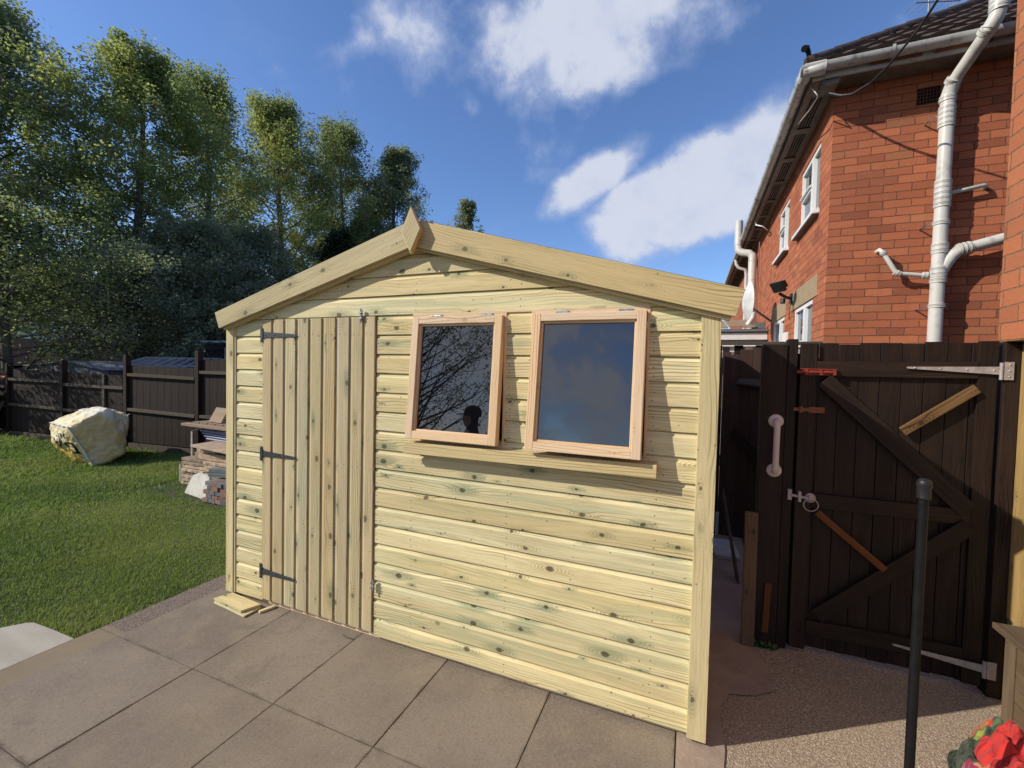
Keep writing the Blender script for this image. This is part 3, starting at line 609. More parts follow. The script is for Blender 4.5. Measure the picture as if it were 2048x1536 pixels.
for row in range(0, 22):
    rnd = random.random(); ou = random.uniform(0, 40); z0 = row*PITCH
    if row >= 17: hboard(wall, -0.06, 3.02, row, rnd, gable=True, ou=ou); segs = []
    else:
        if row <= 10: segs = [(XL, D0-0.006), (D1+0.006, XR)]
        else: segs = [(XL, D0-0.006), (D1+0.006, WIN[0][0]), (WIN[0][1], WIN[1][0]), (WIN[1][1], XR)]
        for k, (a, b) in enumerate(segs):
            rk = (rnd+0.31*k) % 1
            hboard(wall, a, b, row, rk, ou=ou+k*11)
    # nails
    nxs = [0.245] + ([1.215, 1.445] if row > 10 else [1.215, 1.46]) + ([2.05, 2.165, 2.755] if row > 10 else [2.05, 2.78]) if row < 17 else [0.9, 1.47, 2.1]
    for x in nxs:
        for dz in (0.022, 0.060):
            if row < 17 or z0+dz < roof_under(x)-0.12: nail(wall, x+random.uniform(-.004, .004), -0.0192, z0+dz)
M['nail'] = plain('nail_head', (0.035, 0.03, 0.025), 0.6)
wall.build('front_wall', [M['pine'], M['nail']], shed)
# side walls, back wall, floor, inner lining that keeps the inside dark
sw = MB()
for row in range(0, 17):
    for (x, sgn) in ((2.98, 1),):
        z0 = row*PITCH; rnd = random.random(); ou = random.uniform(0, 40)
        for k in range(len(PROF)-1):
            (za, ya), (zb, yb) = PROF[k], PROF[k+1]
            q = [(x-sgn*ya, 0.0, z0+za), (x-sgn*ya, DEPTH, z0+za), (x-sgn*yb, DEPTH, z0+zb), (x-sgn*yb, 0.0, z0+zb)]
            if sgn < 0: q = q[::-1]
            sw.face(q, [(p[1]+ou, p[2]) for p in q], rnd)
sw.build('side_wall', M['pine'], shed)
sw2 = MB(); sw2.box(0.0, 0.018, 0.0, DEPTH, 0.0, 1.9, 'y'); sw2.build('side_wall', M['pine'], shed)
bw = MB(); bw.prism([(0, DEPTH, 0), (2.98, DEPTH, 0), (2.98, DEPTH, 1.9), (XC, DEPTH, 2.36), (0, DEPTH, 1.9)], (0, 0.02, 0), mat=0); bw.build('back_wall', M['pine'], shed)
bf = MB()
for y in [0.004, 0.6, 1.2, 1.8, 2.4]: bf.box(0.0, 2.985, y, y+0.04, G+0.006, -0.001)
bf.build('bearer', M['raw_pine'], shed)
fl = MB(); fl.box(0.02, 2.96, 0.05, 2.44, 0.0, 0.015); fl.build('floor', M['board_tan'], shed)
st = MB()                                                # inner studs
for x in (0.25, 1.2, 1.44, 2.04, 2.15, 2.75): st.box(x-0.02, x+0.02, 0.012, 0.055, 0.02, 1.88, 'z')
st.build('stud', M['pine_trim'], shed)
# corner trims
ct = MB(); ct.box(-0.072, -0.018, -0.030, -0.008, -0.002, 1.875, 'z'); ct.box(-0.092, -0.0725, -0.028, 0.045, -0.002, 1.87, 'z'); ct.box(-0.0175, -0.001, -0.024, -0.004, 0.0, 1.88, 'z'); ct.build('corner_trim', M['pine_trim'], shed, bevel=0.0015)
ct = MB(); ct.box(2.944, 3.022, -0.040, -0.018, -0.006, 1.882, 'z'); ct.box(3.002, 3.022, -0.017, 0.05, -0.006, 1.87, 'z'); ct.build('corner_trim', M['pine_trim'], shed, bevel=0.0015)
# roof: two boarded slopes with felt
def slope_piece(name, sgn, mats, z_off, th, ext, y0, y1, mat=0):
    ca, sa = math.cos(math.atan(SL)), math.sin(math.atan(SL))
    top = V(XC, 0, 2.395+z_off); dirn = V(sgn*ca, 0, -sa); n = V(sgn*sa, 0, ca); ln = (1.625+ext)/ca
    m_ = MB(); k = 11
    for i in range(k):
        a = top+dirn*(ln*i/k)+V(0, y0, 0); m_.obox(a+n*0.0, V(0, y1-y0, 0), dirn*(ln/k-0.002), n*th)
    return m_.build(name, mats, shed)
slope_piece('roof_boards', -1, M['pine_trim'], 0.012, 0.012, -0.035, -0.052, DEPTH+0.08); slope_piece('roof_boards', 1, M['pine_trim'], 0.012, 0.012, -0.035, -0.052, DEPTH+0.08)
for sgn in (-1, 1):
    f = MB(); ca, sa = math.cos(math.atan(SL)), math.sin(math.atan(SL)); top = V(XC, -0.045, 2.419); dn = V(sgn*ca, 0, -sa); n = V(sgn*sa, 0, ca)
    f.obox(top, V(0, DEPTH+0.16, 0), dn*(1.60/ca), n*0.004); f.build('roof_felt', M['felt'], shed)
# bargeboards: parallel bands cut square at the eaves, with a batten behind
for sgn in (-1, 1):
    xe = XC+sgn*1.622; 
    p = [(XC, 2.408), (XC+sgn*1.622, 1.953), (XC+sgn*1.590, 1.842), (XC, 2.266)]
    if sgn < 0: p = [(XC, 2.408), (-0.138, 1.952), (-0.096, 1.845), (XC, 2.266)]
    b = MB(); b.prism([(x, -0.077, z) for x, z in (p if sgn < 0 else p[::-1])], (0, 0.020, 0), gdir=(sgn*math.cos(math.atan(SL)), 0, -math.sin(math.atan(SL))))
    b.build('bargeboard', M['pine_trim'], shed, bevel=0.0015)
    q = [(x, z-0.012 if z < 2.3 and i in (2, 3) else z-0.02) for i, (x, z) in enumerate(p)]; q[1] = (q[1][0]-sgn*0.02, q[1][1]); q[2] = (q[2][0]-sgn*0.02, q[2][1])
    b = MB(); b.prism([(x, -0.0565, z) for x, z in (q if sgn < 0 else q[::-1])], (0, 0.034, 0), gdir=(sgn*math.cos(math.atan(SL)), 0, -math.sin(math.atan(SL))))
    b.build('barge_batten', M['pine_trim'], shed, bevel=0.001)
# finial diamond in two layers
fz = 2.342; fn = MB()
for (dx, y, th, sc, k) in ((-0.0045, -0.0975, 0.020, 1.02, 0), (0.0, -0.122, 0.022, 0.985, 1)):
    c = (1.499+dx*3, fz); a, h = (0.060 if k else 0.068), 0.121*sc
    fn.prism([(c[0]-a, y, c[1]), (c[0], y, c[1]-h), (c[0]+a, y, c[1]), (c[0], y, c[1]+h)], (0, th, 0), gdir=(0.45, 0, 0.9))
fn.build('finial', M['pine_door'], shed, bevel=0.001)
# door of vertical boards
dx = [0.269, 0.346, 0.455, 0.562, 0.672, 0.781, 0.891, 1.0, 1.102, 1.193]
door = MB(); ZT, ZB = 1.898, 0.020
for i in range(9):
    a, b = dx[i], dx[i+1]; wd = b-a; rnd = random.random(); ou = random.uniform(0, 40); k = -0.010
    pr = [(a, 0.004), (a, -0.0100), (a+0.013, -0.0100), (a+0.017, -0.0112), (a+0.021, -0.0138), (a+0.025, -0.0164), (a+0.030, -0.0182), (a+0.034, -0.0188), (b-0.003, -0.0188), (b-0.001, -0.0180), (b-0.001, 0.004)] if i else [(a, 0.004), (a, -0.0188), (b-0.003, -0.0188), (b-0.001, -0.018), (b-0.001, 0.004)]
    for j in range(len(pr)-1):
        (xa, ya), (xb, yb) = pr[j], pr[j+1]
        q = [(xa, ya+k, ZB), (xb, yb+k, ZB), (xb, yb+k, ZT), (xa, ya+k, ZT)]
        door.face(q, [(p[2]+ou, p[0]) for p in q], rnd)
    for z in (ZB, ZT):
        e = [(x, y+k, z) for x, y in pr]; door.face(e if z == ZT else e[::-1], None, rnd)
    for z in (1.80, 1.79, 1.00, 0.22):
        for x in (a+0.35*wd, a+0.75*wd): nail(door, x, -0.0295, z+random.uniform(-.004, .004), 0.0024)
dr = door.build('door', [M['pine_door'], M['nail']], shed)
def thinge(z0, z1, tipz, strap, lbl=None):
    m_ = MB(); m_.box(0.252, 0.272, -0.034, -0.029, z0, z1, 'z')
    y = -0.0345
    m_.prism([(0.283, y, strap+0.019), (0.283, y, strap-0.019), (0.575, y, tipz-0.008), (0.583, y, tipz), (0.575, y, tipz+0.008)], (0, 0.004, 0))
    m_.tube([(0.277, -0.033, strap-0.024), (0.277, -0.033, strap+0.024)], 0.0055, 8)
    for x in (0.30, 0.39, 0.47, 0.565): m_.lathe((x, -0.0345, strap+(tipz-strap)*(x-0.283)/0.3), [(0.0, 0.003), (0.004, 0.002), (0.0055, 0.0)], 8, axis='y')
    for z in (z0+0.012, z1-0.012): m_.lathe((0.262, -0.034, z), [(0.0, 0.003), (0.004, 0.002), (0.0055, 0.0)], 8, axis='y')
    return m_.build('hinge', M['dark_metal'], dr)
thinge(1.748, 1.844, 1.791, 1.799); thinge(0.960, 1.054, 1.004, 1.008); thinge(0.161, 0.260, 0.206, 0.212)
for (x, z0, z1, z2) in ((1.097, 1.872, 1.939, 1), (1.207, 0.278, 0.342, 0)):
    m_ = MB(); m_.box(x-0.008, x+0.008, -0.034, -0.0305, z0, z1, 'z'); m_.tube([(x, -0.041, z0-0.012), (x, -0.041, z1+0.006)], 0.0045, 8)
    m_.box(x-0.011, x+0.011, -0.046, -0.0345, z0+0.012, z0+0.022); m_.box(x-0.011, x+0.011, -0.046, -0.0345, z1-0.022, z1-0.012)
    m_.tube([(x, -0.041, (z0+z1)/2), (x+0.014, -0.048, (z0+z1)/2)], 0.003, 6)
    m_.build('bolt', M['galv'], dr)
# window sill board
s_ = MB(); s_.obox((1.446, -0.019, 1.196), (1.338, 0, 0.008), (0, -0.048, -0.006), (0, 0, -0.022)); s_.obox((1.446, -0.088, 1.191), (1.338, 0, 0.010), (0, 0.0195, 0.0), (0, 0.0, -0.060))
s_.build('window_sill', M['pine_trim'], shed, bevel=0.0015)
# windows: fixed lining + outward tilted sash hung from the top
def window(x0, x1, tilt):
    fr = MB(); zt, zb = 1.898, 1.190
    fr.box(x0-0.010, x0+0.002, -0.0215, 0.06, zb, zt, 'z'); fr.box(x1-0.002, x1+0.010, -0.0215, 0.06, zb, zt, 'z')
    fr.box(x0+0.0025, x1-0.0025, -0.0210, 0.06, zt-0.016, zt); fr.box(x0+0.0025, x1-0.0025, -0.0210, 0.06, zb, zb+0.020)
    f = fr.build('window', M['raw_pine'], shed, bevel=0.001)
    sx0, sx1 = x0+0.004, x1-0.004; H = 0.668; T = 0.044; mw = 0.042; z00, y00 = 1.880, 0.001
    ca, sa = math.cos(tilt), math.sin(tilt)
    def tr(x, y, z): return (x, y00+y*ca+z*sa, z00-y*sa*-1*-1+z*ca) if False else (x, y00+y*ca+z*sa, z00+z*ca-y*sa)
    # local: x across, y (front is negative), z down is negative
    sh = MB()
    def lb(xa, xb, ya, yb, za, zb_, gr): 
        o = V(*tr(xa, ya, za)); X = V(xb-xa, 0, 0); Y = V(*tr(xa, yb, za))-o; Z = V(*tr(xa, ya, zb_))-o
        if gr == 'x': sh.obox(o, X, Y, Z)
        else: sh.obox(o, Z, X, Y)
    lb(sx0, sx0+mw, -T, 0, -H, 0, 'z'); lb(sx1-mw, sx1, -T, 0, -H, 0, 'z')
    lb(sx0+mw, sx1-mw, -T+0.001, 0, -mw+0.003, 0, 'x'); lb(sx0+mw, sx1-mw, -T+0.001, 0, -H, -H+mw, 'x')
    # chamfered glazing beads
    for (xa, xb, za, zb_) in ((sx0+mw, sx0+mw+0.010, -H+mw, -mw), (sx1-mw-0.010, sx1-mw, -H+mw, -mw)): lb(xa, xb, -T+0.014, -0.008, za, zb_, 'z')
    for (za, zb_) in ((-mw-0.007, -mw+0.003), (-H+mw, -H+mw+0.010)): lb(sx0+mw+0.010, sx1-mw-0.010, -T+0.0145, -0.008, za, zb_, 'x')
    so_ = sh.build('sash', M['raw_pine'], f, bevel=0.0022)
    g = MB(); y = -T+0.030; q = [tr(sx0+mw+0.002, y, -H+mw+0.002), tr(sx1-mw-0.002, y, -H+mw+0.002), tr(sx1-mw-0.002, y, -mw), tr(sx0+mw+0.002, y, -mw)]
    g.prism([V(*p) for p in q], V(*tr(0, 0.004, 0))-V(*tr(0, 0, 0))); g.build('pane', M['pane'], f)
    for hx in (x0+0.12, x1-0.13):
        hm = MB(); hm.box(hx, hx+0.062, -0.0385, -0.0225, 1.8815, 1.8835); hm.box(hx, hx+0.062, -0.0265, -0.0225, 1.884, 1.896); hm.tube([(hx, -0.037, 1.887), (hx+0.062, -0.037, 1.887)], 0.0042, 8); hm.build('hinge', M['galv'], f)
window(1.462, 2.016, D2R(4.9)); window(2.172, 2.722, D2R(6.9))
w_ = MB(); w_.box(1.452, 2.732, -0.0185, 0.01, 1.9045-0.006, 1.9045); w_.build('head_batten', M['raw_pine'], shed)
st_ = MB(); st_.tube([(2.36, -0.095, 1.222), (2.37, -0.05, 1.205), (2.375, -0.02, 1.200)], 0.004, 6); st_.build('stay', M['galv'], shed)

# offcuts on the patio
m_ = MB(); m_.obox((-0.034, -0.030, G+0.004), (0.338, -0.032, 0.0), (-0.002, -0.118, 0), (0, 0, 0.010), 0.2)
single(m_, 'timber_offcut', M['pine'], 'thin lower cladding offcut lying flat on the patio under another offcut by the shed corner', 'offcut', 'cladding offcuts', bevel=0.001)
m_ = MB(); m_.obox((-0.018, -0.028, G+0.0145), (0.318, -0.030, 0.004), (-0.040, -0.112, 0.002), (0, 0, 0.013), 0.7)
single(m_, 'timber_offcut', M['pine'], 'wide pale cladding offcut on top of the pair by the left corner of the shed', 'offcut', 'cladding offcuts', bevel=0.001)
m_ = MB(); m_.obox((0.330, -0.098, G+0.002), (0.030, 0.090, 0), (0.022, -0.008, 0), (0, 0, 0.014), 0.4)
single(m_, 'timber_offcut', M['pine'], 'small stub of timber lying on the patio in front of the shed door', 'offcut', 'cladding offcuts', bevel=0.001)
# twigs
m_ = MB(); m_.tube([(1.00, -0.06, G+0.006), (1.05, -0.075, G+0.010), (1.10, -0.07, G+0.007)], 0.0028, 5); single(m_, 'twig', M['bark'], 'thin dark twig on the patio by the shed door', 'twig')

# ================================================================== BRICK HOUSE
HX, HY = 4.225, 3.62
house = thing('brick_house', 'two storey red brick house with white windows, dark tiled hip roof and white waste pipes', 'house', (7.0, 9.0, 0))
def wall_holes(mb, f, u0, u1, v0, v1, holes, depth, inward, flip=False):
    us = sorted({u0, u1} | {h[0] for h in holes} | {h[1] for h in holes}); vs = sorted({v0, v1} | {h[2] for h in holes} | {h[3] for h in holes})
    def q(a, b, c, d, uvs): mb.face([a, b, c, d] if not flip else [d, c, b, a], uvs if not flip else uvs[::-1])
    for i in range(len(us)-1):
        for j in range(len(vs)-1):
            a, b, c, d = us[i], us[i+1], vs[j], vs[j+1]; cu, cv = (a+b)/2, (c+d)/2
            if any(h[0] < cu < h[1] and h[2] < cv < h[3] for h in holes): continue
            q(f(a, c), f(b, c), f(b, d), f(a, d), [(a, c), (b, c), (b, d), (a, d)])
    iv = Vector(inward)*depth
    for (a, b, c, d) in holes:
        cs = [(a, c), (b, c), (b, d), (a, d)]
        for k in range(4):
            p, r = cs[k], cs[(k+1) % 4]; P_, R_ = Vector(f(*p)), Vector(f(*r))
            uv_ = [(p[0], p[1]), (r[0], r[1]), (r[0]+depth, r[1]), (p[0]+depth, p[1])]
            q(P_+iv, R_+iv, R_, P_, uv_[::-1])
WINS = [(4.09, 5.08, 3.575, 4.385), (5.85, 6.70, 3.60, 4.385), (4.17, 5.20, 1.62, 2.55), (5.90, 6.94, 1.62, 2.55)]
m_ = MB(); wall_holes(m_, lambda u, v: (HX, u, v), HY, 17.0, -0.03, 4.72, WINS, 0.09, (1, 0, 0), flip=True)
for q in range(len(m_.uv)): m_.uv[q] = [(-u+HY, v) for u, v in m_.uv[q]]
m_.build('side_wall', M['brick'], house)
m_ = MB(); VENT = (4.925, 5.105, 4.37, 4.53)
wall_holes(m_, lambda u, v: (u, HY, v), HX, 9.5, -0.03, 4.72, [VENT], 0.06, (0, 1, 0))
for q in range(len(m_.uv)): m_.uv[q] = [(u-HX, v) for u, v in m_.uv[q]]
m_.build('end_wall', M['brick'], house)
m_ = MB(); m_.face([(VENT[0], HY+0.055, VENT[2]), (VENT[1], HY+0.055, VENT[2]), (VENT[1], HY+0.055, VENT[3]), (VENT[0], HY+0.055, VENT[3])], mat=1)
for i in range(8): x = VENT[0]+(VENT[1]-VENT[0])*i/7; m_.box(x-0.003, x+0.003, HY-0.004, HY+0.01, VENT[2], VENT[3])
for i in range(6): z = VENT[2]+(VENT[3]-VENT[2])*i/5; m_.box(VENT[0], VENT[1], HY-0.005, HY+0.009, z-0.003, z+0.003)
m_.build('air_brick', [plain('air_brick_clay', (0.10, 0.045, 0.03), 0.9), M['black']], house)
def hwindow(y0, y1, z0, z1, splits, transom=None, lead=False):
    """casement in the side wall; frame at x = HX+.03"""
    X0, X1 = HX+0.012, HX+0.075; F = 0.055
    f = MB()
    f.box(X0, X1, y0, y1, z0, z0+F); f.box(X0, X1, y0, y1, z1-F, z1)
    f.box(X0+.001, X1, y0, y0+F, z0+F, z1-F); f.box(X0+.001, X1, y1-F, y1, z0+F, z1-F)
    ys = [y0]+splits+[y1]
    for s in splits: f.box(X0-0.006, X1, s-0.045, s+0.045, z0+F, z1-F)
    for k in range(len(ys)-1):
        if transom and k in transom:
            zt = transom[k]; f.box(X0-0.006, X1, ys[k]+0.03, ys[k+1]-0.03, zt-0.05, zt+0.03)
            f.box(X0-0.030, X0-0.007, ys[k]+0.045, ys[k+1]-0.045, zt-0.012, zt+0.004)
    fo = f.build('window', M['upvc'], house, bevel=0.003)
    g = MB(); g.box(HX+0.045, HX+0.050, y0+0.02, y1-0.02, z0+0.02, z1-0.02)
    g.build('pane', M['house_glass'], fo)
    c = MB()
    for k in range(len(ys)-1): c.box(HX+0.12, HX+0.125, ys[k]+0.08, ys[k+1]-0.08, z0+0.1, z1-0.3)
    return fo
f1 = hwindow(*WINS[0], [4.48], {1: 4.02}); f2 = hwindow(*WINS[1], [6.20], {1: 4.05}); f3 = hwindow(*WINS[2], [4.62], {1: 2.05}); f4 = hwindow(*WINS[3], [6.30], {1: 2.15})
for f_, (y0, y1, z0, z1) in zip((f1, f2), WINS[:2]):
    m_ = MB(); m_.obox((HX+0.06, y0-0.05, z0-0.045), (0, y1-y0+0.15, 0), (-0.135, 0, -0.008), (0, 0, 0.045)); m_.build('sill', M['upvc'], f_, bevel=0.004)
    m_ = MB(); m_.box(HX-0.068, HX-0.002, y0-0.05, y1+0.10, z0-0.060, z0-0.054); m_.build('sill_underside', M['soffit'], f_)
for (y0, y1) in ((3.985, 5.43), (5.80, 7.12)):
    m_ = MB(); m_.box(HX-0.006, HX+0.05, y0, y1, 2.552, 2.805); m_.build('lintel', M['render_tan'], house)
m_ = MB(); m_.box(HX-0.05, HX-0.001, 5.52, 5.74, 1.75, 2.26); m_.build('meter_box', M['upvc'], house, bevel=0.006)
# eaves: soffit boards with vent slots, fascia, gutters
m_ = MB(); m_.box(3.985, HX-0.001, HY-0.001, 17.0, 4.685, 4.70); m_.box(3.985, 9.5, 3.37, HY-0.001-0.001, 4.685, 4.70)
for i in range(17):
    y = 3.72+i*0.80
    for k in range(4):
        x = 4.035+k*0.030; m_.box(x, x+0.016, y, y+0.62, 4.676, 4.6845, mat=1)
    m_.box(4.02, 4.16, y+0.63, y+0.645, 4.672, 4.6845, mat=1)
m_.build('soffit', [M['soffit'], M['black']], house)
m_ = MB(); m_.box(3.965, 3.984, 3.37, 17.0, 4.66, 4.80); m_.build('fascia', M['soffit'], house)
m_ = MB(); m_.box(3.965, 9.5, 3.345, 3.368, 4.665, 4.80); m_.build('fascia', M['fascia'], house)
m_ = MB(); 
for x in (4.45, 4.95): m_.box(x, x+0.4, 3.336, 3.3445, 4.70, 4.785)
m_.build('fascia_slip', plain('terracotta_slip', (0.26, 0.12, 0.08), 0.9), house)
def gutter(p0, p1, n):
    p0, p1 = Vector(p0), Vector(p1); dr_ = (p1-p0); ln = dr_.length; dr_.normalize(); side = dr_.cross(V(0, 0, 1)); R_ = 0.062
    m_ = MB(); P = []
    for s in (0, ln):
        row = [p0+dr_*s+side*(R_*math.cos(a))+V(0, 0, R_*math.sin(a)*1.05) for a in [math.pi+math.pi*k/12 for k in range(13)]]
        row += [p0+dr_*s+side*((R_-0.006)*math.cos(a))+V(0, 0, (R_-0.006)*math.sin(a)*1.05) for a in [2*math.pi-math.pi*k/12 for k in range(13)]]
        P.append(row+[row[0]])
    m_.grid(P, flip=True); g_ = m_.build('gutter', M['gutter'], house)
    for i in range(n):
        c = p0+dr_*(0.22+(ln-0.3)*i/n)
        b = MB(); P = []
        for s in (-0.013, 0.013): P.append([c+dr_*s+side*((R_+0.006)*math.cos(a))+V(0, 0, (R_+0.006)*math.sin(a)*1.05) for a in [math.pi*0.92+math.pi*1.16*k/14 for k in range(15)]])
        b.grid(P, flip=True); b.build('bracket', M['gutter'], g_)
    return g_
gutter((3.905, 3.235, 4.775), (3.905, 17.0, 4.775), 16); gutter((9.5, 3.285, 4.790), (3.845, 3.285, 4.775), 8)
m_ = MB(); m_.tube([(3.905, 3.42, 4.745), (3.905, 3.285, 4.745), (4.06, 3.285, 4.745)], 0.067, 12); m_.build('gutter_angle', M['gutter'], house)
# hip roof with wavy tiles
def tile_slope(name, e0, e1, run, rise, hip0):
    """e0->e1 eaves line; slope direction run (horizontal) ; hip cut at e0 side"""
    e0, e1, run = Vector(e0), Vector(e1), Vector(run); ln = (e1-e0).length; d_ = (e1-e0)/ln; R_ = run.length; rn = run/R_
    slope = math.sqrt(R_*R_+rise*rise); rows = int(slope/0.29); m_ = MB(); step = 0.1
    up_ = (rn*(-rise)+V(0, 0, R_)).normalized() if False else (V(0, 0, R_)-rn*rise).normalized()
    for r_ in range(rows):
        s0, s1 = r_/rows, (r_+1)/rows; a0 = s0*R_ if hip0 else 0
        start = a0; n = max(2, int((ln-start)/step*2.0)); n = min(n, 120); P = []
        for i in range(n+1):
            u = start+(min(start+6.2, ln)-start)*i/n
            wv = 0.020*(0.5+0.5*math.cos(u*2*math.pi/0.21))
            row = []
            for (s, lift) in ((s0, 0.032), (s0, 0.034), (s1+0.015, 0.0)):
                uu = max(u, s*R_ if hip0 else 0); row.append(e0+d_*uu+rn*(s*R_)+V(0, 0, s*rise)+up_*(wv+lift))
            row[0] = row[0]-up_*0.030; P.append(row)
        m_.grid(P, smooth=False, flip=True)
    return m_.build(name, M['tile'], house)
tile_slope('roof', (3.90, 3.28, 4.80), (10.0, 3.28, 4.80), (0, 3.6, 0), 2.66, True)
m_ = MB(); m_.face([(3.90, 3.28, 4.805), (7.5, 6.88, 7.46), (7.5, 17, 7.46), (3.90, 17, 4.805)]); m_.face([(3.92, 3.30, 4.79), (10, 3.30, 4.79), (10, 6.9, 7.44), (7.52, 6.9, 7.44)]); m_.face([(7.5, 6.88, 7.46), (10.5, 6.88, 7.46), (10.5, 17, 5.0), (7.5, 17, 7.46)])
m_.build('roof_plane', M['tile'], house)
m_ = MB()
for i in range(12): 
    a = V(3.92, 3.30, 4.84)+V(1, 1, 0.739)*(0.30*i); m_.tube([a, a+V(1, 1, 0.739)*0.305], [0.058, 0.050], 8)
m_.build('hip_tile', M['tile'], house)
m_ = MB(); m_.tube([(3.93, 3.31, 4.83), (3.91, 3.29, 4.93), (3.885, 3.265, 4.965), (3.86, 3.24, 4.945)], [0.022, 0.022, 0.03, 0.032], 8); m_.build('hip_iron', M['black_metal'], house)
# soil stack on the end wall with boss branches
PY = 3.51
def sock(mb, c, r, h, axis, n=3):
    c, ax = Vector(c), Vector(axis).normalized(); mb.tube([c-ax*h/2, c+ax*h/2], r+0.008, 16)
    for k in range(n):
        o = c-ax*h/2+ax*(h*(k+0.5)/n); mb.tube([o-ax*0.004, o+ax*0.004], r+0.0115, 16, mat=0); mb.tube([o+ax*0.006, o+ax*0.0095], r+0.0095, 16, mat=1)
m_ = MB(); R1 = 0.056; xs = 5.125
m_.tube([(xs-0.012, PY, -0.03), (xs-0.008, PY, 2.0), (xs, PY, 4.30)], R1, 18)
m_.tube([(xs, PY, 4.28), (xs, PY, 4.36), (xs+0.01, PY-0.03, 4.43), (xs+0.02, PY-0.07, 4.50)], R1+0.002, 18)
m_.tube([(xs+0.02, PY-0.06, 4.48), (5.245, 3.12, 4.72)], R1-0.004, 18)
m_.tube([(5.235, 3.135, 4.705), (5.26, 3.10, 4.77), (5.27, 3.09, 4.84), (5.27, 3.09, 6.4)], R1, 18)
for z, h, n in ((4.16, 0.20, 4), (3.42, 0.26, 5), (2.89, 0.10, 2), (2.66, 0.10, 2), (2.58, 0.05, 1), (3.14, 0.04, 1), (2.33, 0.04, 1), (4.33, 0.05, 1)): sock(m_, (xs-0.003, PY, z), R1, h, (0, 0, 1), n)
sock(m_, (5.268, 3.09, 4.88), R1, 0.14, (0, 0, 1), 3); sock(m_, (5.13, PY-0.055, 4.475), R1-0.004, 0.05, (0.1, -0.39, 0.24), 1); sock(m_, (5.225, 3.16, 4.70), R1-0.004, 0.05, (0.1, -0.39, 0.24), 1)
stack = m_.build('soil_pipe', [M['pipe'], M['pipe_groove']], house)
m_ = MB(); m_.tube([(xs+0.01, PY, 2.66), (xs+0.045, PY-0.005, 2.74), (xs+0.085, PY-0.01, 2.81), (xs+0.14, PY-0.01, 2.86), (xs+0.20, PY-0.01, 2.875)], R1-0.001, 16); m_.tube([(xs+0.15, PY-0.01, 2.862), (5.85, PY-0.01, 3.015)], R1-0.004, 16)
sock(m_, (xs+0.175, PY-0.01, 2.87), R1-0.003, 0.10, (1, 0, 0.2), 3); m_.build('branch_pipe', [M['pipe'], M['pipe_groove']], stack)
m_ = MB(); m_.tube([(4.66, HY+0.02, 2.925), (4.66, 3.55, 2.925), (4.675, 3.53, 2.90), (4.785, 3.53, 2.700)], 0.021, 12); m_.tube([(4.78, 3.53, 2.705), (4.80, 3.53, 2.678), (4.83, 3.53, 2.668), (5.09, 3.53, 2.628)], 0.021, 12)
sock(m_, (4.805, 3.53, 2.675), 0.021, 0.05, (1, 0, -0.5), 1); sock(m_, (5.04, 3.53, 2.636), 0.024, 0.07, (1, 0, -0.15), 1); sock(m_, (4.685, 3.53, 2.885), 0.021, 0.035, (0.5, 0, -0.9), 1)
m_.build('waste_pipe', [M['pipe'], M['pipe_groove']], stack)
m_ = MB(); m_.tube([(5.14, 3.55, 3.425), (5.44, 3.55, 3.475), (5.47, 3.58, 3.478), (5.475, 3.63, 3.478)], 0.019, 10); m_.build('waste_pipe', M['pipe'], stack)
for z in (4.185, 3.145, 2.335):
    m_ = MB(); m_.obox((xs-0.135, PY+0.03, z-0.03), (0.105, -0.01, 0.042), (0, 0.012, 0), (0, 0, 0.012)); m_.tube([(xs-0.13, PY+0.025, z-0.025), (xs-0.13, HY, z-0.025)], 0.008, 6); m_.build('pipe_bracket', M['galv'], stack)
# pipes, dish and lamp on the side wall
m_ = MB(); m_.tube([(4.10, 9.2, 2.2), (4.10, 9.25, 4.22), (4.10, 9.27, 4.33), (4.03, 9.3, 4.40), (3.89, 9.35, 4.44), (3.82, 9.38, 4.50), (3.81, 9.4, 4.60), (3.81, 9.4, 5.18)], 0.085, 12)
for z in (4.2, 3.7, 3.2, 4.62): sock(m_, (4.10 if z < 4.5 else 3.81, 9.25 if z < 4.5 else 9.4, z), 0.075, 0.08, (0, 0, 1), 1)
m_.build('vent_pipe', [M['pipe'], M['pipe_groove']], house)
m_ = MB(); m_.tube([(3.905, 11.2, 4.72), (3.92, 11.2, 4.60), (3.97, 11.2, 4.50), (4.14, 11.2, 4.44), (4.17, 11.2, 4.30), (4.17, 11.2, 2.2)], 0.042, 10); m_.build('rain_pipe', M['pipe'], house)
m_ = MB(); m_.tube([(4.17, 8.75, 4.5), (4.17, 8.75, 2.2)], 0.012, 6); m_.build('wall_cable', plain('pinkish_cable', (0.30, 0.13, 0.11), 0.6), house)
dish = thing('satellite_dish', 'white oval satellite dish seen edge on beside the vent pipe of the house', 'satellite dish', (4.18, 7.1, 2.6))
m_ = MB(); P = []
for i in range(25):
    a = 2*math.pi*i/24; row = []
    for k in range(6): 
        r_ = k/5; row.append(V(3.70+0.09*r_*r_-0.10*math.cos(a)*r_*0.5, 6.6+0.30*math.cos(a)*r_, 2.90+0.34*math.sin(a)*r_))
    P.append(row)
m_.grid(P); m_.build('reflector', M['dish'], dish)
m_ = MB(); m_.tube([(3.73, 6.62, 2.90), (3.92, 6.85, 2.78), (4.21, 7.1, 2.60)], 0.020, 8); m_.build('bracket', M['alu'], dish)
fld = thing('floodlight', 'black floodlight with sensor on a bracket above the lower house windows', 'floodlight', (4.2, 5.6, 2.8))
m_ = MB(); c = V(4.00, 5.02, 2.86)
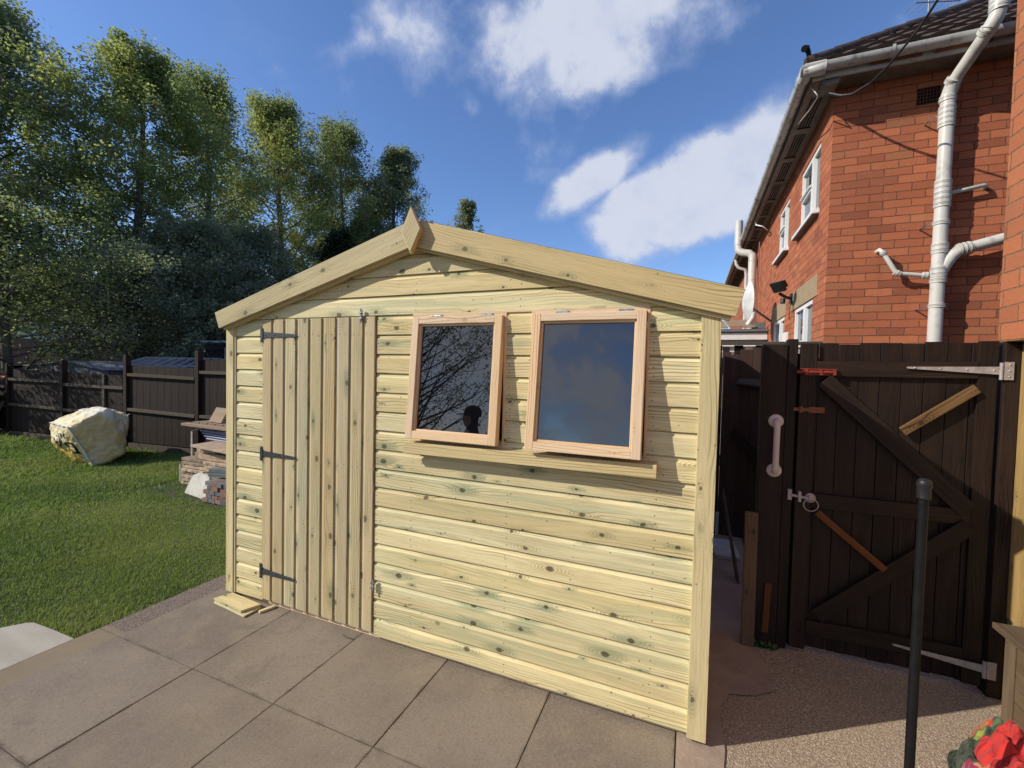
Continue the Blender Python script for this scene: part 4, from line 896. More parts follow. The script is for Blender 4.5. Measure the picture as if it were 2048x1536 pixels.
a_ = V(0.55, -0.80, 0.0).normalized(); f_n = V(-0.62, -0.38, -0.50).normalized(); b_ = f_n.cross(a_).normalized(); m_.obox(c-a_*0.10-b_*0.075, a_*0.20, b_*0.15, f_n*0.04, 0.5); m_.prism([c-a_*0.07-b_*0.05, c+a_*0.07-b_*0.05, c+a_*0.07+b_*0.05, c-a_*0.07+b_*0.05], -f_n*0.07); m_.build('lamp_head', M['black_rubber'], fld, bevel=0.006)
m_ = MB(); m_.tube([(4.22, 5.35, 2.73), (4.12, 5.25, 2.74), (4.03, 5.12, 2.77)], 0.022, 10); m_.box(4.195, 4.224, 5.30, 5.42, 2.66, 2.80); m_.tube([(4.08, 5.16, 2.70), (4.07, 5.15, 2.64)], [0.03, 0.034], 10); m_.build('arm', M['black_rubber'], fld)
m_ = MB(); m_.tube([(4.20, 5.33, 2.66), (4.19, 5.34, 2.52), (4.20, 5.40, 2.44), (4.215, 5.47, 2.47)], 0.006, 6); m_.build('cable', plain('brown_cable', (0.20, 0.08, 0.03), 0.6), fld)
m_ = MB(); m_.tube([(4.0, 7.9, 4.655), (3.97, 7.7, 4.55), (4.05, 7.4, 4.42), (4.16, 7.6, 4.40), (4.10, 7.9, 4.58)], 0.012, 6); single(m_, 'loose_cable', M['upvc'], 'white loop of cable hanging under the side eaves of the house', 'cable')
# overhead cable
m_ = MB(); pc = [(4.122, 3.4, 4.54), (4.21, 3.33, 4.455), (4.289, 3.25, 4.405), (4.384, 3.1, 4.397), (4.467, 2.9, 4.43), (4.555, 2.6, 4.50), (4.64, 2.2, 4.66), (4.72, 1.75, 4.92), (4.80, 1.2, 5.3), (4.95, 0.2, 6.2)]
m_.tube(pc[:4], 0.014, 8); m_.tube(pc[3:], 0.0095, 8); single(m_, 'overhead_cable', M['cable'], 'black service cable drooping from the eaves corner of the house up out of view', 'cable')
m_ = MB(); m_.prism([(4.06, 3.372, 4.66), (4.22, 3.372, 4.66), (4.20, 3.372, 4.615), (4.10, 3.372, 4.60)], (0, 0.20, 0)); m_.build('eaves_box', M['soffit'], house)
m_ = MB(); m_.tube([(3.99, 3.50, 4.67), (4.0, 3.42, 4.60), (4.03, 3.39, 4.52), (4.0, 3.6, 4.50), (4.0, 4.2, 4.66)], 0.007, 6); m_.build('corner_cable', M['pipe'], house)
# aerials on the roof
ant = thing('roof_aerial', 'thin metal television aerial standing on the dark tiled roof', 'aerial', (6.2, 7.0, 7.0), 'roof aerials')
m_ = MB(); m_.tube([(6.24, 7.1, 6.3), (6.24, 7.1, 7.75)], 0.014, 6); m_.build('mast', M['alu'], ant)
m_ = MB(); m_.tube([(6.0, 6.9, 7.58), (6.75, 7.4, 7.78)], 0.010, 6)
for k in range(7): a = V(6.0, 6.9, 7.58)+V(0.75, 0.5, 0.2)*(k/6); m_.tube([a+V(0.1, -0.15, 0.02), a-V(0.1, -0.15, 0.02)], 0.005, 5)
m_.build('boom', M['alu'], ant)

# near wing of the house on the right: only a sliver is in view
wing = thing('brick_wing', 'near red brick wing wall at the right edge with sunlit side', 'wall', (5.0, 0, 0))
m_ = MB(); wall_holes(m_, lambda u, v: (4.368, u, v), -3.0, 0.96, 1.803, 6.2, [], 0, (0, 0, 0), flip=True); wall_holes(m_, lambda u, v: (u, 0.96, v), 4.368, 7.5, 1.803, 6.2, [], 0, (0, 0, 0), flip=True)
m_.build('wall', M['brick_near'], wing)
m_ = MB(); wall_holes(m_, lambda u, v: (4.445, u, v), -3.0, 0.955, -0.03, 1.805, [], 0, (0, 0, 0), flip=True); wall_holes(m_, lambda u, v: (u, 0.955, v), 4.445, 7.5, -0.03, 1.805, [], 0, (0, 0, 0), flip=True); m_.face([(4.368, -3, 1.803), (4.368, 0.96, 1.803), (4.6, 0.96, 1.803), (4.6, -3, 1.803)]); m_.build('render_plinth', M['render_tan'], wing)
"""post on the wing"""
m_ = MB(); m_.box(4.434, 4.4445, 0.70, 0.93, 0.40, 1.79, 'z', 0.3); m_.build('cover_board', wood_mat('yellow_weathered_board', (0.50, 0.34, 0.13), (0.38, 0.25, 0.09), (0.14, 0.08, 0.03), knots=1.0, gs=1.6, rough=0.8, knotc=(0.06, 0.03, 0.015)), wing, bevel=0.002)

# ================================================================== GATE AND DARK FENCES
gate = thing('garden_gate', 'dark brown boarded garden gate with cross braces and pale strap hinges beside the house', 'gate', (3.95, 0.93, G))
GX0, GX1, GY = 3.497, 4.352, 0.93
m_ = MB(); n = 9
for i in range(n):
    a = GX0+(GX1-GX0)*i/n; b = GX0+(GX1-GX0)*(i+1)/n; zt = 1.793+0.005*math.sin(i*2.3)+(0.010*(i/n)); m_.box(a+0.002, b-0.002, GY+0.002*(i % 2), GY+0.018, 0.012+0.006*math.sin(i*3.1), zt, 'z')
m_.box(GX0, GX0+0.080, GY-0.022, GY-0.001, 0.0, 1.796, 'z'); m_.box(GX1-0.075, GX1, GY-0.020, GY-0.001, 0.01, 1.806, 'z')
m_.build('boards', M['dark_timber'], gate, bevel=0.0015)
for (za, zb, h) in ((1.650, 1.655, 0.086), (0.885, 0.888, 0.082), (0.135, 0.155, 0.085)):
    m_ = MB(); m_.obox((GX0+0.081, GY-0.0235, za-h/2), (GX1-GX0-0.157, 0, zb-za), (0, 0.022, 0), (0, 0, h)); m_.build('rail', M['dark_timber'], gate, bevel=0.002)
m_ = MB(); m_.beam((3.615, GY-0.031, 1.585), (4.262, GY-0.031, 0.925), (0.06, 0, 0.063), (0, 0.014, 0)); m_.build('brace', M['dark_timber'], gate, bevel=0.002)
m_ = MB(); m_.beam((4.270, GY-0.032, 0.845), (3.625, GY-0.032, 0.215), (0.055, 0, -0.06), (0, 0.014, 0)); m_.build('brace', M['dark_timber'], gate, bevel=0.002)
m_ = MB(); m_.beam((4.268, GY-0.034, 1.562), (3.975, GY-0.034, 1.318), (0.030, 0, -0.038), (0, 0.018, 0)); tag(m_.build('brace', M['old_gold'], gate, bevel=0.002), 'unpainted knotty timber brace')
m_ = MB(); m_.beam((3.605, GY-0.034, 0.825), (3.930, GY-0.034, 0.550), (0.022, 0, 0.028), (0, 0.018, 0)); tag(m_.build('brace', M['orange_batten'], gate, bevel=0.002), 'orange varnished brace')
def strap_hinge(zr, zl, xtip):
    m_ = MB(); y = GY-0.036
    m_.prism([(4.350, y, zr-0.020), (4.350, y, zr+0.020), (xtip, y, zl+0.005), (xtip-0.008, y, zl), (xtip, y, zl-0.005)], (0, 0.004, 0)); m_.tube([(4.357, y, zr-0.046), (4.357, y, zr+0.040)], 0.008, 8)
    m_.box(4.366, 4.402, GY-0.040, GY-0.036, zr-0.046, zr+0.044)
    for k in range(4): x = xtip+0.03+k*(4.33-xtip-0.03)/3; z = zl+(zr-zl)*(x-xtip)/(4.35-xtip); m_.lathe((x, y-0.0005, z), [(0, 0.003), (0.004, 0.002), (0.006, 0)], 8, axis='y')
    for dz in (-0.03, 0.0, 0.03): m_.lathe((4.386, GY-0.0405, zr+dz), [(0, 0.003), (0.004, 0.002), (0.005, 0)], 8, axis='y')
    m_.build('hinge', M['hinge_pale'], gate)
strap_hinge(1.655, 1.664, 3.985); strap_hinge(0.115, 0.145, 3.985)
m_ = MB(); m_.box(3.51, 3.665, GY-0.030, GY-0.023, 1.612, 1.648); m_.tube([(3.475, GY-0.040, 1.630), (3.66, GY-0.040, 1.630)], 0.010, 10); m_.tube([(3.49, GY-0.034, 1.646), (3.67, GY-0.034, 1.646)], 0.004, 6)
for x in (3.515, 3.585, 3.65): m_.box(x, x+0.014, GY-0.052, GY-0.030, 1.614, 1.646)
m_.build('bolt', M['red_rust'], gate)
m_ = MB(); m_.box(3.545, 3.622, GY-0.028, GY-0.0235, 1.395, 1.428); m_.box(3.470, 3.546, GY-0.027, GY-0.0225, 1.402, 1.422); m_.tube([(3.505, GY-0.03, 1.395), (3.505, GY-0.03, 1.430)], 0.010, 8); m_.build('hasp', M['rust'], gate)
m_ = MB(); z = 0.905
m_.tube([(3.475, GY-0.045, z+0.004), (3.555, GY-0.045, z-0.004)], 0.008, 8); m_.box(3.508, 3.522, GY-0.056, GY-0.022, z-0.028, z+0.030); m_.box(3.458, 3.478, GY-0.040, GY-0.012, z-0.026, z+0.034); m_.lathe((3.572, GY-0.024, z-0.006), [(0, 0.022), (0.012, 0.018), (0.020, 0.006), (0.028, 0.0)], 14, axis='y')
m_.tube([V(3.572+0.036*math.cos(a), GY-0.046-0.004*math.sin(a), z-0.042+0.036*math.sin(a)) for a in [2*math.pi*k/24 for k in range(25)]], 0.0032, 6, cap=False); m_.build('ring_latch', M['hinge_pale'], gate)
posts = thing('gate_post', 'dark brown double gate post with a white grab rail fixed to it', 'post', (3.40, 0.93, G))
m_ = MB(); m_.box(3.305, 3.430, GY-0.020, GY+0.075, G, 1.790, 'z', 0.2); m_.box(3.4325, 3.484, GY-0.012, GY+0.06, G, 1.822, 'z', 0.7)
m_.build('post_body', M['dark_timber'], posts, bevel=0.003)
m_ = MB(); m_.obox((3.352, GY-0.035, 0.06), (0.012, 0, 0.30), (0.033, 0, -0.001), (0, 0.012, 0), 0.6); m_.build('batten', M['orange_batten'], posts)
m_ = MB(); m_.box(3.44, 3.53, 0.990, 1.008, 0.85, 1.74, 'z'); m_.box(3.462, 3.53, 0.990, 1.008, G, 0.848, 'z'); m_.build('stop', M['dark_timber'], posts)  # strips added behind the gate gap to keep it dark against sunlit brick
m_ = MB(); m_.box(3.452, 3.460, 0.992, 1.004, G, 0.84, 'z'); m_.build('gap_strip_edge', M['white_paint'], posts)
gr = thing('grab_rail', 'white plastic grab rail with round flanges screwed to the dark gate post', 'grab rail', (3.385, 0.91, 1.18))
m_ = MB(); y0 = GY-0.0205
for z in (1.335, 1.040):
    m_ = MB(); m_.lathe((3.385, y0, z), [(0.0, 0.011), (0.026, 0.010), (0.036, 0.006), (0.040, 0.0)], 24, axis='y', rnd=0.5); m_.build('flange', M['grab'], gr)
m_ = MB(); m_.tube([(3.385, y0, 1.340), (3.385, y0-0.030, 1.338), (3.385, y0-0.043, 1.326), (3.385, y0-0.048, 1.300), (3.3845, y0-0.048, 1.180), (3.384, y0-0.048, 1.075), (3.384, y0-0.043, 1.049), (3.384, y0-0.030, 1.037), (3.384, y0, 1.035)], 0.0165, 16)
for z in (1.293, 1.083): m_.tube([(3.385, y0-0.048, z-0.003), (3.385, y0-0.048, z+0.003)], 0.0185, 16)
for k in range(14): z = 1.100+k*0.013; m_.tube([(3.3845, y0-0.048, z-0.0015), (3.3845, y0-0.048, z+0.0015)], 0.0172, 12, cap=False)
m_.build('bar', M['grab'], gr)
m_ = MB(); m_.box(4.372, 4.432, GY-0.030, GY+0.06, G, 1.800, 'z'); single(m_, 'gate_post', M['dark_timber'], 'narrow reddish dark post carrying the gate hinges against the brick wall', 'post', bevel=0.003)
m_ = MB(); m_.obox((3.240, 0.845, G), (-0.004, 0, 0.815), (0.070, 0.0, 0.0), (0, 0.035, 0.0), 0.4); single(m_, 'timber_stump', M['grey_wood'], 'short brown timber post standing in front of the alley fence', 'post', bevel=0.006)
# boards across the alley beyond the shed
af = thing('alley_fence', 'dark fence of uneven boards between the shed and the gate post, sunlit along its top', 'fence', (3.4, 2.75, G))
m_ = MB()
for (xa, xb, z) in ((3.03, 3.085, 1.83), (3.09, 3.18, 1.80), (3.21, 3.2665, 1.83), (3.268, 3.3465, 1.805), (3.3475, 3.4565, 1.855), (3.4595, 3.60, 1.875), (3.603, 3.74, 1.86)): m_.box(xa, xb, 2.75, 2.768, G+0.02, z, 'z')
m_.build('boards', M['fence_brown'], af, bevel=0.0015)
m_ = MB(); m_.prism([(3.314, 2.66, 1.534), (3.62, 2.66, 1.498), (3.62, 2.745, 1.560), (3.356, 2.745, 1.575)], (0, 0, -0.018)); m_.build('shelf_board', M['fence_rail'], af, bevel=0.002)
m_ = MB(); m_.beam((3.30, 2.72, 1.05), (3.70, 2.72, 0.62), (0.04, 0, 0.06), (0, 0.02, 0)); m_.build('brace', M['fence_timber'], af)
# back fence across the alley
bkf = thing('alley_end_fence', 'dark slatted fence with a pale grey top rail closing the far end of the alley', 'fence', (3.7, 3.55, G))
m_ = MB(); m_.box(2.9, 4.19, 3.48, 3.515, 1.945, 1.982); m_.build('rail', M['fence_rail'], bkf, bevel=0.002)
m_ = MB()
for k in range(12): x = 2.92+k*0.108; m_.box(x, x+0.106, 3.517, 3.53, 0.0, 1.80, 'z')
for k in range(6): x = 2.92+k*0.216; m_.box(x, x+0.09, 3.531, 3.545, 1.70, 1.944, 'z')
m_.build('boards', M['dark_timber'], bkf)
m_ = MB(); m_.beam((3.30, 1.7, G+0.01), (3.24, 2.7, 0.42), (0.012, 0, 0), (0, 0.05, 0.10)); single(m_, 'leaning_board', M['grey_wood'], 'grey board leaning in the dark alley behind the shed', 'board')
m_ = MB(); m_.obox((3.16, 2.15, G+0.011), (0.20, 0.0, 0), (-0.03, 0.42, 0), (0, 0, 0.03)); single(m_, 'loose_slab', M['pale_slab'], 'pale loose slab lying on the ground at the far end of the alley', 'paving slab')
# neighbour lean-to seen past the shed
ln_ = thing('lean_to', 'white boarded lean-to with a tiled edge against the far side wall of the house', 'lean-to', (3.7, 7.6, 0))
m_ = MB(); m_.box(1.9, 4.215, 7.46, 7.52, 2.16, 2.24); m_.box(1.9, 4.215, 7.45, 7.50, 2.29, 2.42); m_.box(1.9, 4.215, 7.53, 7.60, 0, 2.5); m_.build('fascia_board', M['white_paint'], ln_, bevel=0.004)
m_ = MB(); m_.box(1.9, 4.218, 7.40, 7.53, 2.445, 2.495); m_.box(1.9, 4.215, 7.485, 7.525, 2.245, 2.285); m_.build('gutter', M['felt'], ln_)
m_ = MB()
for k in range(9): x = 1.9+k*0.235; m_.obox((x, 7.38, 2.515+0.012*math.sin(k*2)), (0.225, 0, 0.006*math.sin(k*5)), (0, 1.6, 0.30), (0, 0, 0.03))
m_.build('roof', M['board_tan'], ln_, bevel=0.006)
m_ = MB(); m_.obox((3.95, 7.45, 2.50), (0.22, 0, 0.01), (0, 0.06, 0), (0, 0, 0.11)); m_.build('flashing', M['felt'], ln_)
m_ = MB(); m_.tube([(3.90, 7.75, 2.60), (3.99, 7.75, 2.75), (4.0, 7.75, 2.85)], 0.05, 8); m_.build('pipe', M['pipe'], ln_)
m_ = MB()
for k in range(10): m_.box(1.9+k*0.26, 1.9+k*0.26+0.12, 7.44, 7.449, 1.6, 2.155)
m_.build('post', M['black'], ln_)
# weeds at the foot of the post
m_ = MB(); rr = random.Random(5)
for k in range(70):
    c = V(rr.uniform(3.32, 3.44), rr.uniform(0.86, 0.905), G+0.006); a = rr.uniform(0, 6.28); l = rr.uniform(0.015, 0.035); d1 = V(math.cos(a), math.sin(a), rr.uniform(0.3, 1.0))*l; sd = V(-math.sin(a), math.cos(a), 0)*l*0.3
    m_.face([c, c+d1*0.5+sd, c+d1, c+d1*0.5-sd], None, rr.random())
single(m_, 'weed_tuft', M['weed'], 'small green weed tuft growing at the foot of the gate post', 'weed')

# ================================================================== FOREGROUND RIGHT
pole = thing('steel_pole', 'tall black steel pole with a rounded rubber cap in front of the gate', 'pole', (3.690, -0.10, G))
m_ = MB(); m_.tube([(3.690, -0.10, G), (3.690, -0.10, 1.215)], 0.0150, 20); m_.build('tube', M['black_metal'], pole)
m_ = MB(); m_.lathe((3.690, -0.10, 1.178), [(0.0152, 0.0), (0.0205, 0.001), (0.0208, 0.004), (0.0198, 0.008), (0.0196, 0.040), (0.0215, 0.046), (0.0222, 0.052), (0.0215, 0.060), (0.0180, 0.067), (0.0100, 0.072), (0.0, 0.073)], 24); m_.build('cap', M['black_rubber'], pole)
pl = thing('planter_box', 'weathered grey brown timber planter box with overhanging lid by the wall', 'planter', (4.37, 0.35, G))
m_ = MB()
for k in range(3): z0 = G+0.002+k*0.132; m_.box(4.352, 4.370, -0.45, 0.724, z0, z0+0.128, 'y'); 
for k in range(3): z0 = G+0.002+k*0.132; m_.box(4.371, 4.432, 0.706, 0.724, z0, z0+0.128, 'x')
m_.box(4.344, 4.3515, 0.655, 0.726, G+0.002, 0.37, 'z'); m_.build('panel', M['grey_wood'], pl, bevel=0.002)
m_ = MB(); m_.box(4.318, 4.432, -0.5, 0.775, 0.392, 0.420, 'y'); m_.build('lid', M['grey_wood'], pl, bevel=0.003)
def cloth_mat():
    mt, t = newmat('floral_cloth'); uv = t.uv(); u, v, _ = t.sep(uv); wn = t.noise(uv, 7, 4, 0.6); wn2 = t.noise(t.vmath('ADD', uv, (5, 2, 0)), 7, 4, 0.6)
    q = t.vmath('ADD', uv, t.comb(t.math('MULTIPLY', t.math('SUBTRACT', wn, 0.5), 0.22), t.math('MULTIPLY', t.math('SUBTRACT', wn2, 0.5), 0.22), 0)); qu, qv, _ = t.sep(q)
    def ell(cx, cy, rx, ry, soft=0.12, rot=0.0):
        a = t.math('SUBTRACT', qu, cx); b = t.math('SUBTRACT', qv, cy); c_, s_ = math.cos(rot), math.sin(rot)
        a2 = t.math('ADD', t.math('MULTIPLY', a, c_), t.math('MULTIPLY', b, s_)); b2 = t.math('SUBTRACT', t.math('MULTIPLY', b, c_), t.math('MULTIPLY', a, s_))
        r_ = t.math('SQRT', t.math('ADD', t.math('POWER', t.math('ABSOLUTE', t.math('DIVIDE', a2, rx)), 2.0), t.math('POWER', t.math('ABSOLUTE', t.math('DIVIDE', b2, ry)), 2.0)))
        return t.sstep(r_, 1.0, 1.0-soft)
    n = t.noise(q, 14, 4, 0.6); vn = t.vor(q, 6.5, 1.0); vc = t.node('ShaderNodeSeparateColor', {0: vn['Color']}).outputs
    col = t.mix(t.sstep(n, 0.4, 0.6), (0.012, 0.016, 0.010), (0.030, 0.050, 0.020))
    stripe = t.sstep(t.math('SINE', t.math('MULTIPLY', t.math('ADD', qu, t.math('MULTIPLY', qv, 0.7)), 60)), 0.72, 0.9)
    col = t.mix(t.math('MULTIPLY', stripe, 0.35), col, (0.10, 0.16, 0.05))
    col = t.mix(ell(0.46, 0.90, 0.17, 0.10, 0.3, -0.5), col, t.mix(t.sstep(n, 0.45, 0.6), (0.50, 0.05, 0.02), (0.50, 0.22, 0.04)))
    col = t.mix(ell(0.33, 0.78, 0.10, 0.07, 0.4), col, (0.26, 0.30, 0.04))
    col = t.mix(ell(0.56, 0.70, 0.05, 0.22, 0.5, 0.75), col, (0.10, 0.17, 0.05))
    col = t.mix(ell(0.72, 0.48, 0.045, 0.20, 0.5, 0.75), col, (0.55, 0.20, 0.07))
    col = t.mix(ell(0.70, 0.86, 0.055, 0.26, 0.4, 0.55), col, (0.14, 0.008, 0.016))
    pet = t.mix(t.sstep(t.noise(q, 9, 3, 0.5, 1.5), 0.40, 0.62), (0.58, 0.026, 0.018), (0.26, 0.006, 0.008))
    col = t.mix(ell(0.42, 0.36, 0.24, 0.33, 0.08), col, pet)
    col = t.mix(ell(0.16, 0.34, 0.07, 0.16, 0.4, 0.2), col, (0.52, 0.24, 0.12))
    col = t.mix(ell(0.08, 0.48, 0.035, 0.20, 0.4, 0.1), col, t.mix(t.sstep(n, 0.5, 0.6), (0.25, 0.015, 0.05), (0.45, 0.24, 0.28)))
    col = t.mix(ell(0.97, 0.62, 0.13, 0.26, 0.1, 0.45), col, t.mix(t.sstep(t.math('SINE', t.math('MULTIPLY', qu, 150)), 0.0, 0.4), (0.50, 0.50, 0.56), (0.30, 0.31, 0.37)))
    fb = t.noise(uv, 90, 3, 0.6)
    t.bsdf(col, 0.9, t.bump(t.math('ADD', t.noise(uv, 11, 4, 0.55), t.math('MULTIPLY', fb, 0.15)), 1.0, 0.02), Sheen_Weight=0.1); return mt
rr = random.Random(9); nU, nV = 150, 140; P = []
def fold(u, v):
    r2 = ((u-0.5)/0.5)**2+((v-0.5)/0.52)**2; base = max(0.0, 1-r2)**0.55
    f1 = math.exp(-((u-0.28-0.25*v)/0.05)**2)*0.35; f2 = math.exp(-((v-0.62+0.3*u)/0.05)**2)*0.28; f3 = math.exp(-((u+v*0.55-1.02)/0.05)**2)*0.32
    wr = 0.10*math.sin(9*u+5*v+2*math.sin(5*v))+0.07*math.sin(17*u-9*v+math.sin(7*u))+0.04*math.sin(31*u+23*v)+0.035*math.sin(47*u-38*v+3*math.sin(11*v))+0.02*math.sin(83*v+20*u+2*math.sin(19*u))
    top = 0.72+0.45*v-0.25*abs(u-0.5)
    return base*(top*0.92+wr*1.15-0.35*f1-0.35*f2+0.1*f3)
for i in range(nU+1):
    row = []
    for j in range(nV+1):
        u, v = i/nU, j/nV; ru = u-0.5; rv = v-0.5
        ex = V(0.35, 0.10, 0); ey = V(-0.06, 0.56, 0); c0 = V(4.15, 0.13, G+0.010)
        k = 1.12*(1+0.05*math.sin(6*math.atan2(rv, ru+1e-6))); h = fold(u, v); a_, b_ = 2*ru, 2*rv; ru, rv = a_*math.sqrt(1-b_*b_/2)/2, b_*math.sqrt(1-a_*a_/2)/2
        sq = 1.0; p = c0+ex*(ru*k)+ey*(rv*k); p.z += 0.235*max(h, 0); row.append(p)
    P.append(row)
m_ = MB(); m_.grid(P, uvf=lambda i, j: (i/nU, (j/nV-0.40)/0.58)); clo = single(m_, 'crumpled_cloth', cloth_mat(), 'crumpled floral cloth with big red petals and dark leaves lying on the pebbled concrete', 'cloth')
sd_ = clo.modifiers.new('thick', 'SOLIDIFY'); sd_.thickness = 0.004
m_ = MB(); m_.prism([(3.86, -0.02, G+0.012), (3.99, -0.10, G+0.012), (4.00, 0.14, G+0.03), (3.93, 0.20, G+0.03)], (0, 0, 0.006)); single(m_, 'straw_mat', M['board_tan'], 'pale straw coloured flap beside the floral cloth', 'mat')

# ================================================================== LEFT: GARDEN FENCE
POSTX = [(-12.43, 2.27), (-10.585, 2.45), (-8.80, 2.615), (-6.96, 2.78), (-5.15, 2.95), (-3.32, 3.12), (-1.5, 3.28)]
ptop = [1.48, 1.51, 1.60, 1.72, 1.815, 1.85, 1.85]; pantop = [(1.385, 1.385), (1.386, 1.372), (1.348, 1.325), (1.525, 1.505), (1.655, 1.66), (1.68, 1.68)]
gf = thing('garden_fence', 'dark brown panel fence with pale horizontal rails and tall posts along the left lawn', 'fence', (-7, 2.7, G))
for i, (x, y) in enumerate(POSTX):
    m_ = MB(); m_.box(x-0.045, x+0.045, y-0.045, y+0.045, -0.06, ptop[i], 'z'); m_.build('post', M['dark_timber'], gf, bevel=0.004)
for i in range(6):
    (xa, ya), (xb, yb) = POSTX[i], POSTX[i+1]; za, zb = pantop[i]; d_ = V(xb-xa, yb-ya, 0); n_ = V(d_.y, -d_.x, 0).normalized(); L_ = d_.length
    m_ = MB(); k = 19
    for j in range(k):
        s0, s1 = 0.05/L_+(1-0.10/L_)*j/k, 0.05/L_+(1-0.10/L_)*(j+1)/k; z = za+(zb-za)*s0
        m_.obox(V(xa, ya, 0.08)+d_*s0+n_*(-0.02+0.002*(j % 2)), V(0, 0, z-0.08), d_*(s1-s0-0.0008), n_*0.012)
    p_ = m_.build('fence_panel', M['fence_timber'], gf)
    m_ = MB()
    rz = [(1.06, 1.0), (1.173, 1.165), (1.112, 1.095), (1.355, 1.325), (1.44, 1.44), (1.44, 1.44)][i]; rz2 = [(0.6, 0.6), (0.64, 0.61), (0.60, 0.6), (0.70, 0.655), (0.66, 0.66), (0.66, 0.66)][i]
    for (a, b) in (rz, rz2): m_.obox(V(xa, ya, a-0.03)+d_*(0.06/L_)+n_*0.0, d_*(1-0.12/L_)+V(0, 0, b-a), n_*0.045, V(0, 0, 0.055))
    if i == 2: m_.obox(V(xa, ya, 0.7)+d_*0.64+n_*0.001, V(0, 0, 0.645), d_*0.035, n_*0.03)
    m_.build('fence_rail', M['fence_rail'], p_, bevel=0.003)
    m_ = MB(); m_.obox(V(xa, ya, -0.045)+d_*(0.06/L_)+n_*0.005, d_*(1-0.12/L_), n_*0.03, V(0, 0, 0.11)); m_.build('gravel_board', M['fence_rail'], p_, bevel=0.003)
m_ = MB(); m_.beam((-10.9, 2.05, -0.05), (-10.75, 2.38, 0.62), (0.05, 0, 0), (0, 0.03, 0.02)); m_.beam((-10.70, 2.15, -0.05), (-10.65, 2.38, 0.70), (0.045, 0, 0), (0, 0.03, 0.0)); single(m_, 'leaning_stake', M['grey_wood'], 'pair of weathered stakes leaning on the leftmost fence post', 'stakes')
m_ = MB(); m_.box(-12.9, -10.75, 2.0, 2.25, -0.05, 0.95); m_.box(-12.9, -10.7, 1.98, 2.26, 0.951, 1.02, mat=1)
M['green_bin'] = plain('dark_green_plastic', (0.012, 0.045, 0.035), 0.5); M['salmon'] = plain('salmon_cloth', (0.42, 0.12, 0.08), 0.8)
single(m_, 'storage_box', [M['green_bin'], M['felt']], 'dark green garden box against the fence at the far left edge', 'storage box', bevel=0.01)
m_ = MB(); m_.tube([(-12.0, 2.1, 1.32), (-11.0, 2.3, 1.22), (-10.62, 2.42, 1.20)], 0.035, 8); m_.tube([(-10.95, 2.2, 1.12), (-10.8, 2.22, 1.02)], 0.05, 8); single(m_, 'draped_cloth', M['salmon'], 'faded salmon cloth hung on the leftmost fence post', 'cloth')

# outbuildings beyond the fence
b_ = thing('felt_roof_shed', 'low shed roof of blue grey felt behind the leftmost fence panels', 'shed roof', (-11.5, 4.5, 0))
m_ = MB(); rdg = 1.54; e = 1.38
m_.prism([(-12.4, 3.3, 1.43), (-10.2, 3.2, 1.565), (-9.95, 5.6, 1.60), (-13.2, 5.7, 1.45)], (0, 0, 0.02)); m_.prism([(-10.19, 3.2, 1.565), (-8.3, 3.05, 1.40), (-8.1, 5.5, 1.42), (-9.94, 5.6, 1.60)], (0, 0, 0.02)); m_.build('roof', M['felt'], b_)
m_ = MB(); m_.prism([(-12.3, 3.35, 0), (-8.4, 3.15, 0), (-8.4, 3.15, 1.395), (-10.2, 3.25, 1.55), (-12.3, 3.35, 1.42)], (0.1, 2.2, 0)); m_.build('wall', plain('grey_board', (0.10, 0.10, 0.11), 0.8), b_)
b_ = thing('glazed_frame_roof', 'open slatted grey frame roof of a greenhouse behind the fence', 'greenhouse', (-8.7, 5.2, 0))
m_ = MB(); A_ = V(-9.98, 3.55, 1.30); B_ = V(-9.35, 4.35, 1.70); C_ = V(-8.60, 5.62, 1.72); D_ = V(-8.15, 4.85, 1.34); 
for k in range(9):
    s = k/8; p = B_.lerp(C_, s); q_ = A_.lerp(D_, s); m_.beam(q_, p, (0.028, 0.045, 0), (0, 0, 0.05))
m_.beam(B_, C_, (0.03, -0.02, 0), (0, 0, 0.05)); m_.beam(A_, D_, (0.03, -0.02, 0), (0, 0, 0.06)); m_.beam(A_.lerp(B_, .5), D_.lerp(C_, .5), (0.03, -0.02, 0), (0, 0, 0.04))
E_ = V(-7.75, 6.6, 1.45); m_.beam(C_, E_, (0.03, -0.02, 0), (0, 0, 0.05)); m_.build('frame', M['alu'], b_)
m_ = MB(); m_.prism([C_+V(0, .03, -.03), D_+V(0, .03, -.03), E_+V(0, .03, -.03)], (0, 0.02, 0)); m_.prism([(-9.3, 4.6, 0.3), (-8.1, 4.95, 0.3), (-8.3, 5.3, 1.50), (-9.0, 4.9, 1.50)], (0.02, 0.05, 0)); m_.build('gable', M['board_tan'], b_)
m_ = MB(); m_.beam((-9.95, 3.5, 1.15), (-9.72, 3.6, 1.46), (0.03, 0, 0), (0, 0.03, 0)); m_.beam((-9.72, 3.6, 1.46), (-9.52, 3.68, 1.46), (0, 0, 0.03), (0, 0.03, 0)); single(m_, 'bent_pole', M['grey_wood'], 'bent pale stick showing above the second fence panel', 'pole')
b_ = thing('corrugated_shed', 'small shed with corrugated metal roof edge and wall behind the fence by the timber shed', 'shed', (-7.0, 5.5, 0))
m_ = MB(); P = []
for i in range(97): x = -9.0+3.4*i/96; zz = 0.022*math.sin(i*0.9); P.append([(x, 5.24+0.55*(x+9.02), 2.15+zz), (x+0.35, 7.3+0.55*(x+9.02), 2.32+zz)])
m_.grid(P, smooth=True); ro = m_.build('roof', M['zinc'], b_); q_ = ro.modifiers.new('s', 'SOLIDIFY'); q_.thickness = 0.006
m_ = MB(); P = []
